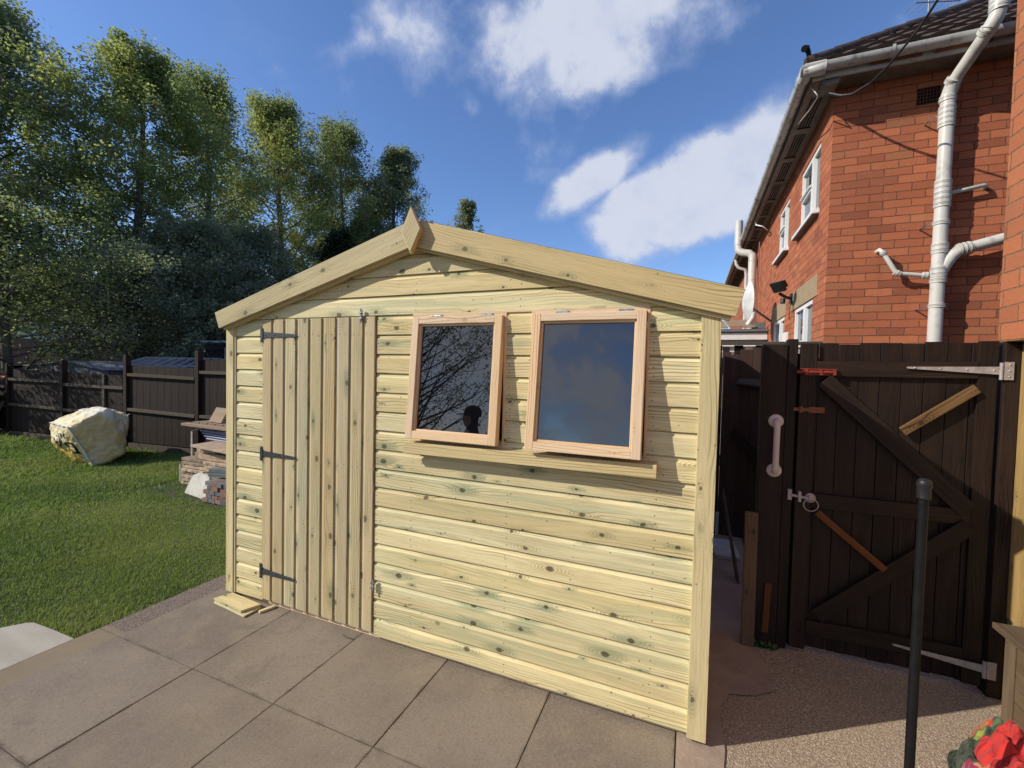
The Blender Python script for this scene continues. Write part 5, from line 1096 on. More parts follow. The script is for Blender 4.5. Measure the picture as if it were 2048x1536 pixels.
for i in range(97): x = -8.45+2.6*i/96; o_ = 0.02*math.sin(i*0.9); P.append([(x, 5.65+0.55*(x+8.45)+o_, 0.0), (x, 5.65+0.55*(x+8.45)+o_, 2.02)])
m_.grid(P); m_.build('wall', M['zinc'], b_)
m_ = MB(); m_.prism([(-8.9, 5.45, 1.95), (-5.7, 7.2, 1.95), (-5.7, 7.2, 2.10), (-8.9, 5.45, 2.10)], (0, 0.05, 0)); m_.prism([(-8.95, 5.6, 0), (-8.5, 5.75, 0), (-8.5, 5.75, 2.0), (-8.95, 5.6, 2.0)], (0, 0.05, 0)); m_.build('frame', M['black'], b_)

# ================================================================== MATERIAL PILE BY THE SHED
rr = random.Random(21)
def slab(x, y, z, w_, dp, h, ang=0.0, mat='slab_stone', nm='paving_slab', lab=None, grp='reclaimed paving slabs stacked on the lawn', cat='paving slab', tilt=0.0):
    c, s = math.cos(ang), math.sin(ang); m_ = MB(); nx_ = 8; top = []; o = V(x, y, z); ex = V(c, s, 0); ey = V(-s, c, 0)
    pf = [(0, 0)]
    k = 10; edge = [o+ex*(w_*i/k)+ey*(rr.uniform(-.008, .008)) for i in range(k+1)]+[o+ex*(w_+rr.uniform(-.006, .006))+ey*(dp*i/4) for i in range(1, 5)]+[o+ex*(w_*(k-i)/k)+ey*(dp+rr.uniform(-.008, .008)) for i in range(1, k+1)]+[o+ey*(dp*(4-i)/4)+ex*rr.uniform(-.006, .006) for i in range(1, 4)]
    edge = [p+V(0, 0, tilt*(p-o).dot(ex)) for p in edge]
    m_.prism(edge, (0, 0, h), rr.random()); ob = m_.build(nm, M[mat], bevel=0.004); return tag(ob, lab, cat, grp)
names = ['bottom', 'second lowest', 'third', 'fourth', 'fifth', 'sixth', 'seventh', 'top']
z = -0.045; H_ = 0.046
for k in range(8):
    jl = rr.uniform(-0.03, 0.03)
    slab(-3.46+jl, 1.66+rr.uniform(-.02, .02), z, 0.48, 0.50, H_-0.008, rr.uniform(-.05, .05), lab='brown reclaimed slab, %s layer of the left half of the lawn stack' % names[k]); 
    slab(-2.96+rr.uniform(-.02, .02), 1.655+rr.uniform(-.02, .02), z, 0.60, 0.50, H_-0.008, rr.uniform(-.05, .05), lab='brown reclaimed slab, %s layer of the right half of the lawn stack' % names[k]); z += H_
# upper blocks and tilted cap slab
slab(-3.20, 1.68, z, 0.62, 0.42, 0.088, 0.01, lab='thick tan slab lying across the middle of the stack', mat='slab_stone'); slab(-2.56, 1.69, z, 0.5, 0.42, 0.088, 0.0, lab='thick tan slab beside it, half hidden by the shed corner')
slab(-3.19, 1.70, z+0.090, 0.35, 0.40, 0.075, 0.02, lab='short thick tan block under the tilted grey slab'); 
m_ = MB(); m_.obox((-3.17, 1.60, z+0.172), (1.0, -0.05, -0.03), (0.02, 0.52, 0.01), (0, 0, 0.030), 0.3); single(m_, 'paving_slab', M['slab_stone'], 'wide grey brown slab tilted on top of the thick blocks', 'paving slab', 'reclaimed paving slabs stacked on the lawn', bevel=0.006)
# corrugated plastic sheets
for k in range(4):
    m_ = MB(); P = []
    z0 = 0.545+k*0.036
    for i in range(25):
        a = math.pi*i/24*2; P.append([(-3.47+0.05*(3-k)*0.9, 1.93-0.02*math.cos(a)+0.0, z0+0.016*math.sin(a)), (-2.3, 1.93-0.02*math.cos(a), z0-0.028+0.016*math.sin(a))])
    m_.grid(P); m_.box(-3.45+0.05*(3-k)*0.9, -2.3, 1.95, 2.5, z0-0.02, z0-0.012); single(m_, 'corrugated_sheet', M['blue_sheet'], 'blue grey corrugated plastic sheet, %s of the four in the pile' % ['lowest', 'second lowest', 'second highest', 'highest'][k], 'plastic sheet', 'corrugated sheets in the pile')
for k in range(3):
    m_ = MB(); m_.box(-3.2+k*0.35, -3.05+k*0.35, 1.97, 2.3, 0.45, 0.52); single(m_, 'timber_block', M['board_tan'], 'timber block hidden under the corrugated sheets, %s of three' % ['left', 'middle', 'right'][k], 'block', 'support blocks')
m_ = MB(); m_.obox((-3.70, 1.80, 0.720), (1.5, 0.02, -0.022), (0, 0.10, 0), (0, 0, 0.036), 0.4); single(m_, 'timber_plank', M['board_tan'], 'long pale timber plank on top of the corrugated sheets', 'plank', bevel=0.002)
m_ = MB(); m_.obox((-3.66, 1.94, 0.735), (1.4, 0.03, -0.02), (0.0, 0.30, 0.0), (0, 0, 0.014), 0.6)
for k in range(8): x = -3.66+k*0.165; m_.obox((x, 1.93, 0.752-0.0023*k), (0.13, 0.002, -0.002), (0.03, 0.26, 0.0), (0, 0, 0.012), rr.random())
single(m_, 'slatted_board', M['board_tan'], 'slatted wooden board lying on the plank at the top of the pile', 'board', bevel=0.001)
m_ = MB(); m_.obox((-3.43, 2.02, 0.765), (0.26, 0.0, -0.01), (0.02, 0.10, 0.20), (0, -0.016, 0.008), 0.1); single(m_, 'paving_slab', M['board_tan'], 'rough pinkish slab propped upright on top of the pile', 'paving slab', bevel=0.002)
for (x, y, z0, z1, lb) in ((-3.70, 1.93, 0.05, 0.62, 'upper thin metal angle post leaning at the back of the slab stack'), (-3.64, 1.74, -0.07, 0.19, 'short pale metal angle post at the front left of the slab stack')):
    m_ = MB(); m_.box(x, x+0.035, y, y+0.006, z0, z1); m_.obox((x, y, z1), (0.10, 0.10, 0.045), (0, 0.02, 0), (0, 0, 0.012)); single(m_, 'angle_post', M['hinge_pale'], lb, 'metal post')
# pale sheet
m_ = MB(); sheet = [(-2.96, 1.40, -0.04), (-2.43, 1.33, -0.045), (-2.43, 1.35, 0.02), (-2.485, 1.37, 0.06), (-2.47, 1.39, 0.11), (-2.53, 1.43, 0.20), (-2.79, 1.46, 0.215), (-2.81, 1.45, 0.195), (-2.87, 1.45, 0.185)]
m_.prism(sheet, (0.01, 0.03, 0.01)); single(m_, 'broken_slab', M['pale_slab'], 'cracked cream slab leaning against the front of the slab stack', 'paving slab', bevel=0.003)
# block pavers
col = 0
def pav(x, y, z, lx, ly, mat, lab):
    m_ = MB(); a = rr.uniform(-.05, .05); c, s = math.cos(a), math.sin(a); m_.obox((x, y, z), (lx*c, lx*s, 0), (-ly*s, ly*c, 0), (0, 0, 0.048), rr.random())
    tag(m_.build('block_paver', M[mat], bevel=0.003), lab, 'block paver', 'loose block pavers stacked by the shed')
ords = ['first', 'second', 'third', 'fourth', 'fifth']; lay = ['bottom', 'second', 'third', 'fourth', 'top']
for l in range(5):
    for i in range(4):
        x = -2.43+i*0.106+(0.05 if l % 2 else 0)+0.01*l; mat = 'paver_blue' if rr.random() < 0.45 else 'paver_red'
        pav(x, 1.285+rr.uniform(-.01, .01), -0.045+l*0.050, 0.100, 0.20, mat, '%s paver, %s from left, %s layer of stack by shed' % ('blue grey' if mat == 'paver_blue' else 'red brown', ords[i], lay[l]))
for k, (x, y, z, dx_, dy_, mt_, lb) in enumerate(((-2.50, 1.40, 0.215, 0.30, 0.10, 'paver_blue', 'long blue grey kerb block, lower of two on the paver stack'), (-2.52, 1.42, 0.265, 0.36, 0.12, 'paver_blue', 'long blue grey kerb block, upper of two on the paver stack'))):
    m_ = MB(); m_.obox((x, y, z), (dx_, dy_*0.5, 0.01), (-0.03, 0.09, 0), (0, 0, 0.045), 0.2); single(m_, 'kerb_block', M[mt_], lb, 'kerb block', bevel=0.003)
# rubble at its foot
for k in range(26):
    x = rr.uniform(-3.1, -2.2); y = rr.uniform(1.05, 1.32); r_ = rr.uniform(0.006, 0.016); m_ = MB()
    pr = [(0, -r_*0.6), (r_*0.8, -r_*0.4), (r_, 0), (r_*0.6, r_*0.5), (0, r_*0.6)]; m_.lathe((x, y, -0.040), pr, 6)
    tag(m_.build('stone_chip', M['paver_red']), 'small brown stone chip scattered on the worn grass in front of the slab stack', 'stone', 'stone chips')

# ================================================================== BULK BAG
bag = thing('bulk_bag', 'yellow and white woven bulk bag slumped on its side on the lawn', 'bulk bag', (-6.0, 1.9, G))
VV = dict(A=(-6.934, 1.694, .556), B=(-5.811, 1.472, .584), Cc=(-5.806, 1.939, .828), Dd=(-6.595, 2.127, .835), E=(-5.872, 2.249, .699), F=(-5.575, 2.067, .118), G=(-5.693, 1.727, -.045), H=(-6.568, 1.658, .10), Hl=(-6.1, 1.674, -.045), J=(-6.94, 1.69, .39), I=(-6.82, 1.68, .23), Bm=(-5.859, 1.684, .71), Em=(-5.793, 2.154, .312), Gm=(-5.662, 1.913, -.02), K=(-6.85, 2.35, -.04), N=(-6.30, 2.35, -.04), O=(-6.8, 2.35, .55), Q=(-6.25, 2.42, .60))
VV = {k: Vector(v) for k, v in VV.items()}
def patch(mb, a, b, c, d, nu, nv, bulge, seed, amp=0.02, lift=0.0):
    """bilinear patch a-b (bottom) d-c (top), bulged out, wrinkled inside, fixed at borders"""
    a, b, c, d = [Vector(q) if not isinstance(q, list) else q for q in (a, b, c, d)]; n_ = (b-a).cross(d-a).normalized(); P = []
    for i in range(nu+1):
        row = []
        for j in range(nv+1):
            u, v = i/nu, j/nv; p = (a*(1-u)+b*u)*(1-v)+(d*(1-u)+c*u)*v; k = (4*u*(1-u))**0.7*(4*v*(1-v))**0.7
            wr = math.sin(7*u+11*v+seed+2*math.sin(5*v+seed))*0.5+math.sin(17*u-13*v+seed*2+1.5*math.sin(9*u))*0.3+math.sin(31*v+9*u+seed)*0.18
            row.append(p+n_*(k*bulge+amp*wr*min(1, k*2.2)))
        P.append(row)
    mb.grid(P, uvf=lambda i, j: (i/nu, j/nv)); return P
m_ = MB()
import bmesh
front = patch(m_, VV['G'], VV['F'], VV['Cc'], VV['B'], 26, 26, 0.05, 1.0, 0.028)
left = patch(m_, VV['I'], VV['G'], VV['B'], VV['A'], 30, 22, 0.13, 2.0, 0.018)
patch(m_, VV['I'], VV['Hl'], VV['G'], VV['I'].lerp(VV['G'], .5), 10, 6, 0.02, 3.0, 0.0)
top = patch(m_, VV['A'], VV['B'], VV['Cc'], VV['Dd'], 26, 18, 0.07, 4.0, 0.015)
patch(m_, VV['F'], VV['Em'], VV['E'], VV['Cc'], 12, 20, -0.03, 5.0, 0.02)
patch(m_, VV['Cc'], VV['E'], VV['Dd'], VV['Dd'].lerp(VV['Cc'], .5), 12, 12, 0.01, 6.0, 0.006)
patch(m_, VV['Dd'], VV['E'], VV['Q'], VV['O'], 12, 12, 0.03, 7.0); patch(m_, VV['O'], VV['Q'], VV['N'], VV['K'], 12, 12, 0.03, 8.0)
patch(m_, VV['A'], VV['Dd'], VV['O'], VV['J'], 8, 8, 0.02, 8.5, 0.005); patch(m_, VV['J'], VV['O'], VV['K'], VV['I'], 12, 12, 0.03, 9.0); patch(m_, VV['E'], VV['Em'], VV['N'], VV['Q'], 12, 12, -0.02, 9.5); patch(m_, VV['Em'], VV['F'], VV['N'].lerp(VV['F'], .4), VV['N'], 8, 8, 0.0, 9.7, 0.004); patch(m_, VV['F'], VV['G'], VV['K'], VV['N'], 8, 8, 0.0, 9.8, 0.004)
bmh = bmesh.new()
for p_ in list(VV.values())+[left[8][8], left[14][10], left[20][8], front[13][13], top[10][9], top[16][12]]: bmh.verts.new(p_)
bmesh.ops.convex_hull(bmh, input=bmh.verts); loose = [v for v in bmh.verts if not v.link_faces]; bmesh.ops.delete(bmh, geom=loose, context='VERTS')
bmh.verts.index_update(); m_ = MB(); m_.v = [tuple(v.co) for v in bmh.verts]; m_.f = [[v.index for v in f.verts] for f in bmh.faces]; m_.uv = [[(0, 0)]*len(f) for f in m_.f]; m_.r = [.5]*len(m_.f); m_.m = [0]*len(m_.f); m_.sm = [True]*len(m_.f); bmh.free()
body = m_.build('bag_body', M['bag'], bag)
q_ = body.modifiers.new('remesh', 'REMESH'); q_.mode = 'VOXEL'; q_.voxel_size = 0.017; q_.use_smooth_shade = True
q_ = body.modifiers.new('smooth', 'SMOOTH'); q_.factor = 0.5; q_.iterations = 5
tx = bpy.data.textures.new('creases', 'CLOUDS'); tx.noise_scale = 0.26; tx.noise_depth = 1
tx2 = bpy.data.textures.new('crumple', 'CLOUDS'); tx2.noise_scale = 0.10; tx2.noise_depth = 1; tx2.noise_type = 'HARD_NOISE'
q_ = body.modifiers.new('crumple', 'DISPLACE'); q_.texture = tx2; q_.strength = -0.030; q_.mid_level = 0.3; q_.texture_coords = 'LOCAL'
q_ = body.modifiers.new('creases', 'DISPLACE'); q_.texture = tx; q_.strength = 0.07; q_.mid_level = 0.5; q_.texture_coords = 'LOCAL'
bag_left = left
def onleft(u, v):
    nu, nv = 30, 22; fu, fv = min(max(u, 0), .999)*nu, min(max(v, 0), .999)*nv; i, j = int(fu), int(fv); a, b = fu-i, fv-j
    p = (Vector(left[i][j])*(1-a)+Vector(left[i+1][j])*a)*(1-b)+(Vector(left[i][j+1])*(1-a)+Vector(left[i+1][j+1])*a)*b
    n_ = (Vector(left[i+1][j])-Vector(left[i][j])).cross(Vector(left[i][j+1])-Vector(left[i][j])).normalized()
    return p, n_
def bag_text(txt, u0, v0, su, sv, bold=0.0):
    cu = bpy.data.curves.new('print', 'FONT'); cu.body = txt; cu.size = 1.0; cu.offset = bold; cu.resolution_u = 3
    o = bpy.data.objects.new('print', cu); COL.objects.link(o); dg = bpy.context.evaluated_depsgraph_get(); me = bpy.data.meshes.new_from_object(o.evaluated_get(dg)); bpy.data.objects.remove(o)
    import bmesh
    bm = bmesh.new(); bm.from_mesh(me)
    bmesh.ops.triangulate(bm, faces=bm.faces); bmesh.ops.subdivide_edges(bm, edges=bm.edges, cuts=2, use_grid_fill=True); bmesh.ops.triangulate(bm, faces=bm.faces)
    r_ = ROOTLOC[bag]
    for v in bm.verts:
        p, n_ = onleft(u0-v.co.x*su, v0-v.co.y*sv); q_ = p+n_*0.007; v.co = q_-r_      # upside down: the bag lies on its side
    bm.to_mesh(me); bm.free(); me.materials.clear(); me.materials.append(M['ink']); ob = bpy.data.objects.new('printed_text', me); COL.objects.link(ob); ob.parent = bag; sw_ = ob.modifiers.new('on_bag', 'SHRINKWRAP'); sw_.target = body; sw_.wrap_method = 'NEAREST_SURFACEPOINT'; sw_.wrap_mode = 'ABOVE_SURFACE'; sw_.offset = 0.004; return ob
bag_text('DA', 0.93, 0.56, 0.36, 0.42, 0.015); bag_text('0152', 0.80, 0.78, 0.17, 0.20, 0.008)
m_ = MB()
def tube_on(pts, r_): m_.tube(pts, r_, 6)
ed = [front[0][j]+V(-0.004, -0.012, 0.004) for j in range(0, 27, 2)]; tube_on(ed, 0.011); m_.tube([front[0][0]+V(0.02, -0.02, 0.02), front[0][5]+V(0.03, -0.03, 0), front[0][10]+V(0.01, -0.02, 0)], 0.016, 6)
ed = [VV['E'].lerp(VV['Em'], k/8)+V(0.01, 0.0, 0.03*math.sin(k)*0.3) for k in range(9)]; tube_on([VV['E']+V(0.05, 0, 0.02)]+ed, 0.009)
ed = [left[i][22]+V(0, -0.012, -0.004+0.01*math.sin(i*.8)) for i in range(0, 31, 3)]; tube_on(ed, 0.009)
m_.build('strap', M['strap'], bag)

# ================================================================== TREES
def leaves_mesh(name, pts, sizes, rnd, mats, parent, seed, mat_ids=None, flat=0.5):
    rng = np.random.default_rng(seed); n = len(pts); off = np.array(ROOTLOC[parent])
    a = rng.normal(size=(n, 3)); a[:, 2] *= flat; a /= np.linalg.norm(a, axis=1)[:, None]; b = rng.normal(size=(n, 3)); b -= a*(a*b).sum(1)[:, None]; b /= np.linalg.norm(b, axis=1)[:, None]
    s = sizes[:, None]; p = pts-off
    c = np.cross(a, b)*0.18*s
    v = np.stack([p-a*s*0.5, p+b*s*0.33+c, p+a*s*0.5, p-b*s*0.33+c], 1).astype(np.float32)
    me = bpy.data.meshes.new(name); me.vertices.add(n*4); me.vertices.foreach_set('co', v.reshape(-1)); me.loops.add(n*4); me.loops.foreach_set('vertex_index', np.arange(n*4))
    me.polygons.add(n); me.polygons.foreach_set('loop_start', np.arange(n)*4); at = me.attributes.new('rnd', 'FLOAT', 'FACE'); me.update(calc_edges=True)
    me.attributes['rnd'].data.foreach_set('value', rnd.astype(np.float32))
    for m_ in mats: me.materials.append(m_)
    if mat_ids is not None: me.polygons.foreach_set('material_index', mat_ids)
    o = bpy.data.objects.new(name, me); COL.objects.link(o); o.parent = parent; return o
def make_tree(name, label, base, H, R, seed, leaf, nleaf, lsize, cat='tree', group=None, shape='oval', bare=0.18, upw=0.75, trunk=None, clump=0.32, gap=0.0, nlimb=34, mats=None, lean=(0, 0), lk=1.0):
    if lsize > 0.1 and 'tall' in name: lsize *= 0.82; nleaf = int(nleaf*1.35)
    rng = np.random.default_rng(seed); rd = random.Random(seed); bx, by, bz = base; root = thing(name, label, cat, base, group); mb = MB(); tr = trunk or H*0.016
    def prof(h):
        if shape == 'oval': return R*(math.sin(math.pi*min(max((h-bare*0.7)/(1-bare*0.7), 0), 1)**0.85))**0.62 if h > bare*0.7 else 0.1*R
        if shape == 'cone': return R*(1-h)**0.7*(1.0 if h > bare else 0.2)+0.12*R
        if shape == 'bush': return R*(1-max(0, (h-0.25)/0.75)**2.3)**0.5
        return R
    ax = [V(bx+lean[0]*h*H+0.035*H*0.3*math.sin(h*5+seed), by+lean[1]*h*H+0.01*H*math.cos(h*4+seed), bz+h*H*0.94) for h in [k/12 for k in range(13)]]
    mb.tube(ax, [tr*(1-0.93*k/12)+0.01 for k in range(13)], 8)
    def axp(h): f = min(h, .999)*12; i = int(f); return ax[i].lerp(ax[i+1], f-i)
    tips = []
    clump *= 0.62; nlimb = int(nlimb*1.5)
    for k in range(nlimb):
        h = bare*0.6+(0.93-bare*0.6)*(k/nlimb)**0.9; az = k*2.399+rd.uniform(-.4, .4); p0 = axp(h); hh = min(0.98, h+rd.uniform(0.12, 0.30)*upw); r_ = prof(hh)*rd.uniform(0.55, 1.0); p1 = axp(min(hh, .98))+V(math.cos(az), math.sin(az), 0)*r_
        mid = p0.lerp(p1, 0.5)+V(math.cos(az), math.sin(az), 0)*r_*0.14-V(0, 0, 0.03*H*rd.random()); mid.z = min(mid.z, p1.z)
        q = [p0.lerp(mid, t_).lerp(mid.lerp(p1, t_), t_) for t_ in (0, .25, .5, .75, 1)]; lr = max(tr*0.34*(1-h), 0.018)*lk; mb.tube(q, [lr, lr*.8, lr*.55, lr*.35, lr*.15], 5, cap=False)
        for s in range(5):
            t_ = 0.30+0.70*(s+rd.random()*0.8)/5; c = p0.lerp(mid, t_).lerp(mid.lerp(p1, t_), t_); ln = r_*0.42*rd.uniform(.5, 1.1)+0.15; a2 = az+rd.uniform(-1.3, 1.3)
            e = c+V(math.cos(a2)*ln, math.sin(a2)*ln, rd.uniform(0.1, 0.9)*ln*(0.5+upw)); mb.tube([c, c.lerp(e, .5)+V(0, 0, -ln*.05), e], [lr*.3, lr*.2, 0.006], 4, cap=False)
            for w_ in range(4): tips.append((c.lerp(e, 0.15+0.30*w_+0.05*rd.random()), ln))
    mb.build('trunk', M['bark'], root)
    T = np.array([tuple(p) for p, _ in tips]); n0 = len(T); nfill = int(n0*0.14)
    hh = rng.uniform(bare, 1, nfill); an = rng.uniform(0, 2*np.pi, nfill); rr_ = np.array([prof(x) for x in hh])*np.sqrt(rng.uniform(0.15, 1.0, nfill)); cx = np.array([tuple(axp(x)) for x in hh])
    F = cx+np.stack([np.cos(an)*rr_, np.sin(an)*rr_, rng.normal(0, .02*H, nfill)], 1); C_ = np.concatenate([T, F])
    if gap: 
        g = np.sin(C_[:, 0]*1.9+seed)+np.sin(C_[:, 1]*1.7+C_[:, 2]*1.3+seed*2)+np.sin(C_[:, 2]*2.1); C_ = C_[g > -3+gap*3.2]
    per = rng.dirichlet(np.ones(len(C_))*1.6)*nleaf; per = per.astype(int)+1; idx = np.repeat(np.arange(len(C_)), per); n = len(idx)
    sg = clump*(0.6+0.8*rng.uniform(size=len(C_))); g3 = rng.normal(size=(n, 3)); gl = np.linalg.norm(g3, axis=1)[:, None]; g3 = g3/gl*np.minimum(gl, 1.7); pts = C_[idx]+g3*sg[idx][:, None]*np.array([1, 1, 0.9])
    pts[:, 2] = np.maximum(pts[:, 2], bz+0.1); crnd = rng.uniform(0, 1, len(C_)); rn = np.clip(crnd[idx]*0.6+rng.uniform(0, .4, n), 0, 1)
    sz = lsize*rng.uniform(0.6, 1.25, n); mm = mats or [M[leaf]]; ids = None
    if len(mm) > 1: ids = (rng.uniform(size=len(C_)) < 0.3).astype(np.int32)[idx]
    leaves_mesh('crown', pts, sz, rn, mm, root, seed+1, ids); return root
GT = 'tall trees behind the garden fence'
make_tree('tall_tree', 'tallest dark tree at the far left edge, its top the highest of all', (-17.2, 4.4, -0.3), 13.5, 3.6, 1, 'leaf_grey', 42000, 0.135, group=GT, gap=0.3, clump=0.42, bare=0.22, mats=[M['leaf_grey'], M['leaf_mid']])
make_tree('tall_tree', 'dark tall tree cut off by the left edge of the photo', (-18.4, 3.4, -0.3), 13.6, 3.2, 2, 'leaf_mid', 22000, 0.15, group=GT, clump=0.45)
make_tree('tall_tree', 'broad bright green tree with sky showing through its lower limbs', (-14.3, 6.7, -0.3), 13.0, 3.3, 3, 'leaf_fresh', 46000, 0.115, group=GT, clump=0.34, gap=0.5, bare=0.25, mats=[M['leaf_fresh'], M['leaf_mid']])
make_tree('tall_tree', 'round topped tree just right of the broad bright green one', (-14.9, 9.2, -0.3), 13.7, 2.7, 4, 'leaf_mid', 27000, 0.125, group=GT, clump=0.36, gap=0.35, bare=0.25, mats=[M['leaf_fresh'], M['leaf_mid']])
make_tree('tall_tree', 'yellow green full tree in the middle of the tree row', (-15.7, 13.1, -0.3), 15.2, 3.7, 5, 'leaf_fresh', 54000, 0.135, group=GT, clump=0.46, bare=0.06, mats=[M['leaf_fresh'], M['leaf_yellow']])
make_tree('tall_tree', 'narrower yellow green tree right of the middle tree', (-15.2, 16.9, -0.3), 16.1, 3.3, 6, 'leaf_fresh', 42000, 0.14, group=GT, clump=0.46, bare=0.06, mats=[M['leaf_mid'], M['leaf_yellow']])
make_tree('tall_tree', 'dark pointed tree directly behind the finial of the timber shed', (-12.9, 18.6, -0.3), 15.0, 3.0, 7, 'leaf_mid', 44000, 0.14, group=GT, clump=0.36, bare=0.15, upw=1.0, mats=[M['leaf_grey'], M['leaf_mid']])
make_tree('tall_tree', 'low dark tree between the yellow green trees and the pointed one', (-13.5, 16.6, -0.3), 10.6, 1.6, 8, 'leaf_mid', 14000, 0.16, group=GT, clump=0.34)
make_tree('poplar', 'small distant poplar showing above the right roof slope of the shed', (-18.9, 37.3, -0.3), 20.2, 2.6, 9, 'leaf_yellow', 8000, 0.24, cat='poplar', shape='oval', upw=1.8, clump=0.30, nlimb=44, mats=[M['leaf_yellow'], M['leaf_grey']])
GB = 'bushy trees just beyond the fence'
make_tree('bushy_tree', 'grey green bush behind the bulk bag, left one of the row', (-11.7, 5.3, -0.2), 5.2, 2.0, 11, 'leaf_grey', 30000, 0.085, group=GB, cat='bush', shape='bush', bare=0.05, clump=0.26)
make_tree('bushy_tree', 'large grey green bush in the centre beyond the fence, tallest of the bushes', (-12.1, 7.2, -0.2), 6.7, 2.3, 12, 'leaf_grey', 42000, 0.085, group=GB, cat='bush', shape='bush', bare=0.05, clump=0.26)
make_tree('bushy_tree', 'grey green bush behind the corrugated shed', (-12.2, 9.4, -0.2), 7.1, 2.3, 13, 'leaf_grey', 34000, 0.09, group=GB, cat='bush', shape='bush', bare=0.05, clump=0.28)
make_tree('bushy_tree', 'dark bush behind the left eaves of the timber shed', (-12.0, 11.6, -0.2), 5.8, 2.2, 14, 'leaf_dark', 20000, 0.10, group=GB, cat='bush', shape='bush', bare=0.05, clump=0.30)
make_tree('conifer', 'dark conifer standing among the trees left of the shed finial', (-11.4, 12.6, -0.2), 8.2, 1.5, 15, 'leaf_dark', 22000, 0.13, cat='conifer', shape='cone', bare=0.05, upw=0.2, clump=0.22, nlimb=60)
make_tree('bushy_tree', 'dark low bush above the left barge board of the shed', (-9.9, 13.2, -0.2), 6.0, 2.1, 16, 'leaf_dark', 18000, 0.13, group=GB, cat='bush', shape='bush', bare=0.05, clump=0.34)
make_tree('olive_tree', 'olive green tree with a dark arching trunk at the left edge beyond the fence', (-11.3, 2.75, -0.2), 5.6, 2.2, 17, 'leaf_yellow', 20000, 0.075, cat='tree', bare=0.38, clump=0.34, gap=0.3, mats=[M['leaf_mid'], M['leaf_dark']], trunk=0.13, nlimb=30, lean=(-0.03, -0.06))
# hillside, far houses and far-off greenery on the left
mb = MB(); P = [[(-140+10*i, -30+10*j, -0.4+5.0*max(0, min(1, (-(-140+10*i)-45)/60))) for j in range(22)] for i in range(12)]
mb.grid(P); structure(mb, 'hill', M['soil'])
fh = thing('far_house', 'distant low brick house with a band of white windows seen under the left trees', 'house', (-54, 20, 2))
mb = MB(); mb.box(-62, -54, 14, 26, 1.0, 5.4); mb.build('wall', M['brick_far'], fh)
mb = MB(); mb.prism([(-53.5, 13.5, 5.4), (-53.5, 26.5, 5.4), (-58, 26.5, 7.4), (-58, 13.5, 7.4)], (0, 0, 0.1)); mb.build('roof', M['tile'], fh)
for k in range(5):
    y = 15+k*2.1; mb = MB(); mb.box(-53.95, -53.9, y, y+1.9, 3.5, 5.0)
    f = mb.build('window', M['upvc'], fh); mb = MB()
    for q in range(3): mb.box(-53.89, -53.87, y+0.12+q*0.6, y+0.58+q*0.6, 3.65, 4.3); mb.box(-53.89, -53.87, y+0.12+q*0.6, y+0.58+q*0.6, 4.4, 4.88)
    mb.build('pane', M['house_glass'], f)
root = thing('far_trees', None, None, (-70, 10, 0)); 
rng = np.random.default_rng(77); n = 60000; cx = rng.uniform(-85, -66, n); cy = rng.uniform(-15, 75, n); hh = 3.0+2.2*np.sin(cy*0.31)+1.6*np.sin(cy*0.83+1)+1.2*np.sin(cx*0.5); pz = 2.0+np.abs(rng.normal(0, 1, n))*0+rng.uniform(0, 1, n)*(4.0+hh)
leaves_mesh('far_foliage', np.stack([cx, cy, pz], 1), rng.uniform(.5, 1.0, n), rng.uniform(0, 1, n), [M['leaf_grey']], root, 5)
o = [c for c in root.children][0]; mw = o.matrix_basis.copy(); o.parent = None; o.location = (-70, 10, 0); bpy.data.objects.remove(root); tag(o, 'far-off wooded hillside seen through the trees on the left', 'wood', kind='stuff')
# low hedge mass right behind the fence
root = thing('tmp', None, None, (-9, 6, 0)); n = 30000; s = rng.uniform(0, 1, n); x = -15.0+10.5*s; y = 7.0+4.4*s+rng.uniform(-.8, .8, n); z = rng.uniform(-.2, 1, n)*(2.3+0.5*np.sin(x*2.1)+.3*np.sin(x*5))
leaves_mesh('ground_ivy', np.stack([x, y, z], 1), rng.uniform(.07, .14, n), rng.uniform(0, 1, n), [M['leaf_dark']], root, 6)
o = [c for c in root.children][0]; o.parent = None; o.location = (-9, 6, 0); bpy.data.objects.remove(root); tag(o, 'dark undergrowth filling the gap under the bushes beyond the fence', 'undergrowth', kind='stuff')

# trees behind the photographer: seen mirrored in the left pane
make_tree('budding_tree', 'thin branched budding tree mirrored in the left window pane', (-4.6, -8.6, -0.2), 6.6, 3.1, 31, 'leaf_grey', 9000, 0.085, cat='tree', shape='bush', bare=0.10, upw=1.3, clump=0.22, nlimb=44, trunk=0.12, lk=1.25)
make_tree('garden_bush', 'dark bush mirrored low in the left window pane', (-5.2, -8.0, -0.2), 2.6, 1.3, 32, 'leaf_dark', 9000, 0.07, cat='bush', shape='bush', bare=0.03, clump=0.2)

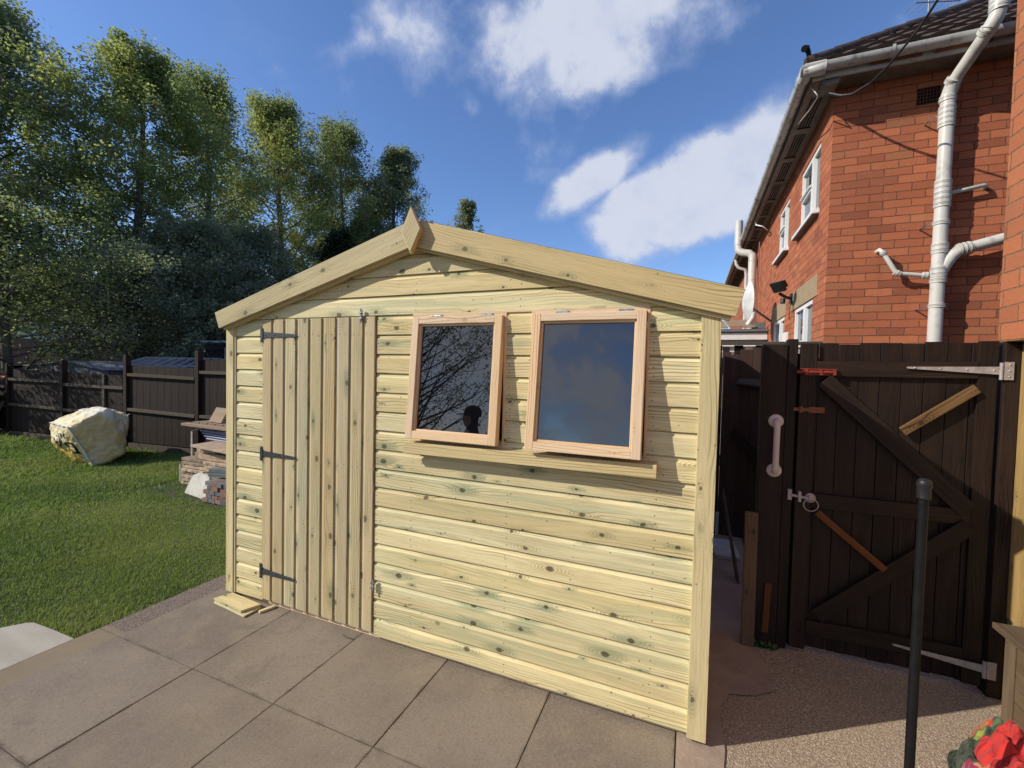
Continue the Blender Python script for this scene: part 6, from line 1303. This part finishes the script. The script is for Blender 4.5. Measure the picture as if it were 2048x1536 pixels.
# ================================================================== PERSON (seen only as a reflection in the left pane)
def person(loc, rotz):
    root = thing('person', 'person in dark clothes and a cap seen as a dark reflection in the left window', 'person', loc)
    c, s = math.cos(rotz), math.sin(rotz)
    def T(p): return V(p[0]*c-p[1]*s, p[0]*s+p[1]*c, p[2])
    vs = [(0, 0, .95), (0, 0, 1.10), (0, .01, 1.28), (0, .01, 1.42), (0, 0, 1.50), (0, 0, 1.56), (.10, 0, .92), (.11, .01, .52), (.11, -.02, .09), (.11, .13, .03), (-.10, 0, .92), (-.11, .02, .52), (-.11, -.02, .09), (-.11, .13, .03), (.19, 0, 1.42), (.25, .02, 1.15), (.20, .22, 1.12), (.17, .28, 1.14), (-.19, 0, 1.42), (-.25, .02, 1.15), (-.26, .06, .90), (-.26, .08, .82), (0, .012, 1.64), (0, .01, 1.72), (.10, 0, 1.425), (-.10, 0, 1.425)]
    es = [(0, 1), (1, 2), (2, 3), (3, 4), (4, 5), (5, 22), (22, 23), (0, 6), (6, 7), (7, 8), (8, 9), (0, 10), (10, 11), (11, 12), (12, 13), (3, 24), (24, 14), (14, 15), (15, 16), (16, 17), (3, 25), (25, 18), (18, 19), (19, 20), (20, 21)]
    rad = [.15, .14, .16, .13, .06, .065, .095, .065, .045, .04, .095, .065, .045, .04, .065, .045, .032, .03, .065, .045, .032, .03, .09, .075, .095, .095]
    me = bpy.data.meshes.new('body'); me.from_pydata([tuple(T(v)) for v in vs], es, []); o = bpy.data.objects.new('body', me); COL.objects.link(o); o.parent = root
    sk = o.modifiers.new('skin', 'SKIN'); 
    for i, r_ in enumerate(rad): me.skin_vertices[0].data[i].radius = (r_, r_*(0.72 if i < 4 else 1))
    me.skin_vertices[0].data[0].use_root = True; ss = o.modifiers.new('sub', 'SUBSURF'); ss.levels = 2; ss.render_levels = 2; me.materials.append(M['clothes'])
    for side in (-1, 1):
        base = V(-.26, .085, .80) if side < 0 else V(.165, .30, 1.145)
        for k in range(5):
            ln = (.05, .075, .082, .076, .06)[k]; f = bpy.data.meshes.new('finger'); off_ = (k-2)*.018
            a = base+V(0, off_, 0) if side < 0 else base+V(off_, 0, 0); dr_ = V(0.012, .008, -1) if side < 0 else V(0, .6, .5)
            if k == 0: dr_ = dr_+V(.2, .5, .2)
            pts = [a, a+dr_*ln*.5, a+dr_*ln*.95+V(.008, .006, 0)]
            mb = MB(); mb.tube([T(p) for p in pts], [.009, .0085, .007], 8); q = mb
            q.v = [tuple(Vector(v)+Vector(loc)) for v in q.v]; q.build('finger', M['skin'], root)
    mb = MB(); P = []
    for i in range(25):
        a = 2*math.pi*i/24; P.append([V(*loc)+T((r_*math.cos(a), r_*1.15*math.sin(a)+.012, z)) for r_, z in ((.092, 1.66), (.096, 1.70), (.092, 1.74), (.072, 1.775), (.03, 1.795), (0, 1.797))])
    mb.grid(P); mb.prism([V(*loc)+T(p) for p in ((-.07, .08, 1.685), (.07, .08, 1.685), (.055, .19, 1.672), (0, .215, 1.668), (-.055, .19, 1.672))], (0, 0, .006)); mb.build('cap', M['clothes'], root)
    mb = MB(); P = []
    for i in range(17):
        a = 2*math.pi*i/16; P.append([V(*loc)+T((r_*math.cos(a)*0.86, r_*math.sin(a)+.035, z)) for r_, z in ((.0, 1.525), (.05, 1.53), (.075, 1.56), (.088, 1.60), (.09, 1.65), (.088, 1.69))])
    mb.grid(P); nose = [V(*loc)+T(p) for p in ((-.014, .115, 1.60), (.014, .115, 1.60), (0, .142, 1.606), (0, .118, 1.645))]; mb.face([nose[0], nose[1], nose[2]]); mb.face([nose[1], nose[3], nose[2]]); mb.face([nose[3], nose[0], nose[2]])
    hd = mb.build('head', M['skin'], root)
    for sx_ in (-1, 1):
        e = MB(); e.lathe(tuple(V(*loc)+T((sx_*.031, .112, 1.645))), [(0, .012), (.008, .009), (.012, 0), (.008, -.009), (0, -.012)], 10); e.build('eye', M['black'], hd)
        e = MB(); e.lathe(tuple(V(*loc)+T((sx_*.080, .03, 1.62))), [(0, .03), (.010, .018), (.012, -.01), (0, -.028)], 8); e.build('ear', M['skin'], hd)
    e = MB(); e.box(loc[0]-.02, loc[0]+.02, loc[1]+.118, loc[1]+.122, 1.566, 1.572); e.build('mouth', M['black'], hd)
    root.scale = (0.9, 0.9, 0.9); return root
person((0.74, -2.25, G), D2R(75))
